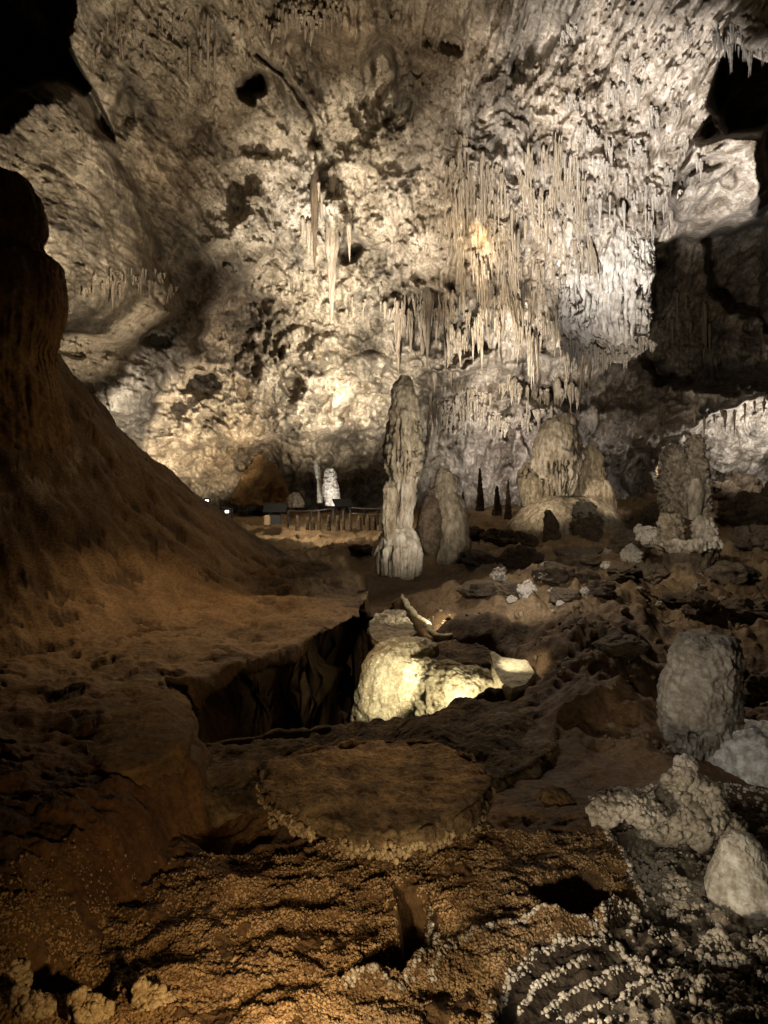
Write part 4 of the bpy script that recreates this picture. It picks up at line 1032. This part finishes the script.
# ------------------------------------------------------------------ cave lighting: inferred hidden lamps, plus unseen spots added to brighten single areas
def spot(pos, tgt, power, colr, ang=60, blend=.6, rad=.15):
    l = bpy.data.lights.new('unseen_spot', 'SPOT'); l.energy = power; l.color = colr; l.spot_size = math.radians(ang); l.spot_blend = blend; l.shadow_soft_size = rad
    o = bpy.data.objects.new('unseen_spot', l); col.objects.link(o); o['key'] = KEY[0]; o.location = Vector([float(v) for v in pos])
    o.rotation_euler = (Vector(tgt) - Vector(pos)).to_track_quat('-Z', 'Y').to_euler()
    return o
WARM = (1, .86, .68); NEUT = (1, .915, .80); COOL = (1, .955, .915); ORNG = (1, .68, .36)
POWER = {}
KEY = ['']
def wspot(key, lp, tp, power, c, ang, blend=.8, rad=.2):
    KEY[0] = key
    spot(at(*lp), at(*tp), POWER.get(key, power), c, ang, blend, rad)
def pspot(key, pos, tgt, power, c, ang, blend=.8, rad=.1):
    KEY[0] = key
    spot(pos, tgt, POWER.get(key, power), c, ang, blend, rad)
wspot('centre', (300, 505, 24), (330, 225, 34), 2.573e+04, NEUT, 46)
wspot('rubble', (345, 490, 33), (320, 385, 41), 4800, NEUT, 60)
wspot('leftlow', (235, 490, 32), (190, 420, 40), 1.035e+04, WARM, 60)
wspot('leftspot', (150, 425, 30), (133, 405, 34), 1415, COOL, 80)
wspot('curtain', (430, 520, 24), (485, 235, 33), 1.393e+04, WARM, 36)
wspot('right', (560, 530, 17), (640, 150, 28), 3.662e+04, COOL, 50)
wspot('block', (560, 500, 20), (610, 300, 31), 1440, COOL, 36)
wspot('bright', (748, 452, 36), (738, 425, 41), 1400, COOL, 130)
wspot('under', (490, 440, 28), (505, 345, 37), 1.152e+04, NEUT, 50)
wspot('curthot', (455, 330, 28), (480, 232, 32), 2576, WARM, 34)
wspot('centrehot', (330, 400, 24), (340, 215, 34), 1.61e+04, NEUT, 26)
wspot('lowwall', (500, 500, 36), (500, 425, 43), 3181, COOL, 90)
wspot('flank', (215, 430, 14), (70, 170, 22), 7926, WARM, 56)
wspot('flanktop', (260, 330, 12), (35, 130, 19), 252.5, WARM, 40)
wspot('flanklow', (180, 470, 26), (110, 320, 28), 2216, WARM, 60)
wspot('ceilleft', (300, 420, 18), (180, 40, 26), 3954, WARM, 60)
wspot('ceilmid', (330, 420, 15), (420, 30, 26), 1.04e+04, WARM, 60)
wspot('recess', (640, 480, 22), (700, 310, 42), 2306, WARM, 46)
# formations
wspot('totem', (520, 540, 12), (402, 470, 18), 1989, NEUT, 50)
wspot('dome', (445, 490, 23), (575, 475, 30), 2600, WARM, 40)
wspot('cone', (630, 500, 25), (598, 485, 31), 650, WARM, 40)
wspot('basin', (600, 440, 12), (690, 520, 20), 1107, NEUT, 60)
wspot('wallmid', (380, 420, 25), (325, 345, 40), 2.611e+04, NEUT, 50)
wspot('rocksright', (700, 430, 18), (745, 500, 23), 240.3, COOL, 80)
pspot('column', (-1.2, 8, 1.5), (-6, 12.5, 5), 10, ORNG, 60)
wspot('white', (334, 514, 30.5), (328, 486, 33.5), 316.7, COOL, 90)
wspot('lump', (520, 520, ground_hit(527, 598) - 2.5), (527, 590, ground_hit(527, 598)), 420, COOL, 44)
wspot('backfloor', (300, 440, 26), (320, 540, 28), 875, WARM, 110)
# pool
pspot('pool', (.85, 8.42, .06), (1.0, 9.0, .05), 22, (1, .90, .62), 165, .3, .04)
pspot('lobe', (-.05, 8.3, .30), (.10, 9.6, .15), 90, (1, .90, .64), 70, .4, .04)
pspot('tongue', (1.3, 8.8, .75), (1.62, 9.05, .3), 26, (1, .92, .7), 62, .6, .03)
pspot('dam', (.95, 11.4, .60), (.40, 12.3, .27), 70, (1, .92, .7), 100, .5, .03)
# shelf and slope
pspot('shelf', (-2.5, 11.6, 4.4), (-2.3, 9.9, .6), 438, ORNG, 84, .9, .3)
pspot('slope', (.5, 13, 5.5), (-5, 13.5, 2.0), 230, ORNG, 80, .9, .3)
pspot('floorright', (1.5, 16, 7.0), (3.4, 11.5, .2), 1300, WARM, 80, .9, .3)
pspot('slabs', (.7, 7.6, 4.4), (.02, 5.7, .38), 480, ORNG, 26, .9, .08)
# foreground
pspot('fgmain', (-.35, 2.6, .42), (.6, 4.6, 0), 95, (1, .80, .52), 125, .8, .03)
pspot('fgleft', (-.45, 2.6, .55), (-1.0, 4.4, 0), 75, (1, .66, .30), 80, .9, .04)
pspot('fgright', (.35, 3.05, .40), (1.75, 5.0, .12), 60, (1, .90, .74), 62, .8, .03)
pspot('slabedge', (.45, 4.1, .25), (.0, 5.2, .2), 13, (1, .8, .5), 90, .9, .04)
pspot('fgdome', (1.25, 3.1, .9), (1.95, 4.75, .35), 30, (1, .90, .72), 40, .8, .04)
pspot('stub', (.9, 4.6, 1.6), (2.75, 6.7, .55), 75, COOL, 46, .8, .05)

w = bpy.data.worlds.new('World'); scene.world = w; w.use_nodes = True
bg = w.node_tree.nodes['Background']; bg.inputs[0].default_value = (.9, .6, .3, 1); bg.inputs[1].default_value = .006

cam = bpy.data.cameras.new('camera'); co = bpy.data.objects.new('camera', cam); col.objects.link(co)
co.location = (0, 0, ZC); co.rotation_euler = (math.pi / 2, 0, 0)
cam.sensor_fit = 'VERTICAL'; cam.sensor_height = 36; cam.lens = F * 36 / 1024; cam.shift_y = -(512 - HY) / 1024; cam.clip_end = 500; cam.clip_start = .05
scene.camera = co
scene.view_settings.view_transform = 'Standard'; scene.view_settings.look = 'None'; scene.view_settings.exposure = .2; scene.view_settings.gamma = 1
scene.render.engine = 'CYCLES'
scene.cycles.max_bounces = 5; scene.cycles.diffuse_bounces = 3; scene.cycles.use_denoising = True
scene.cycles.sample_clamp_indirect = 3
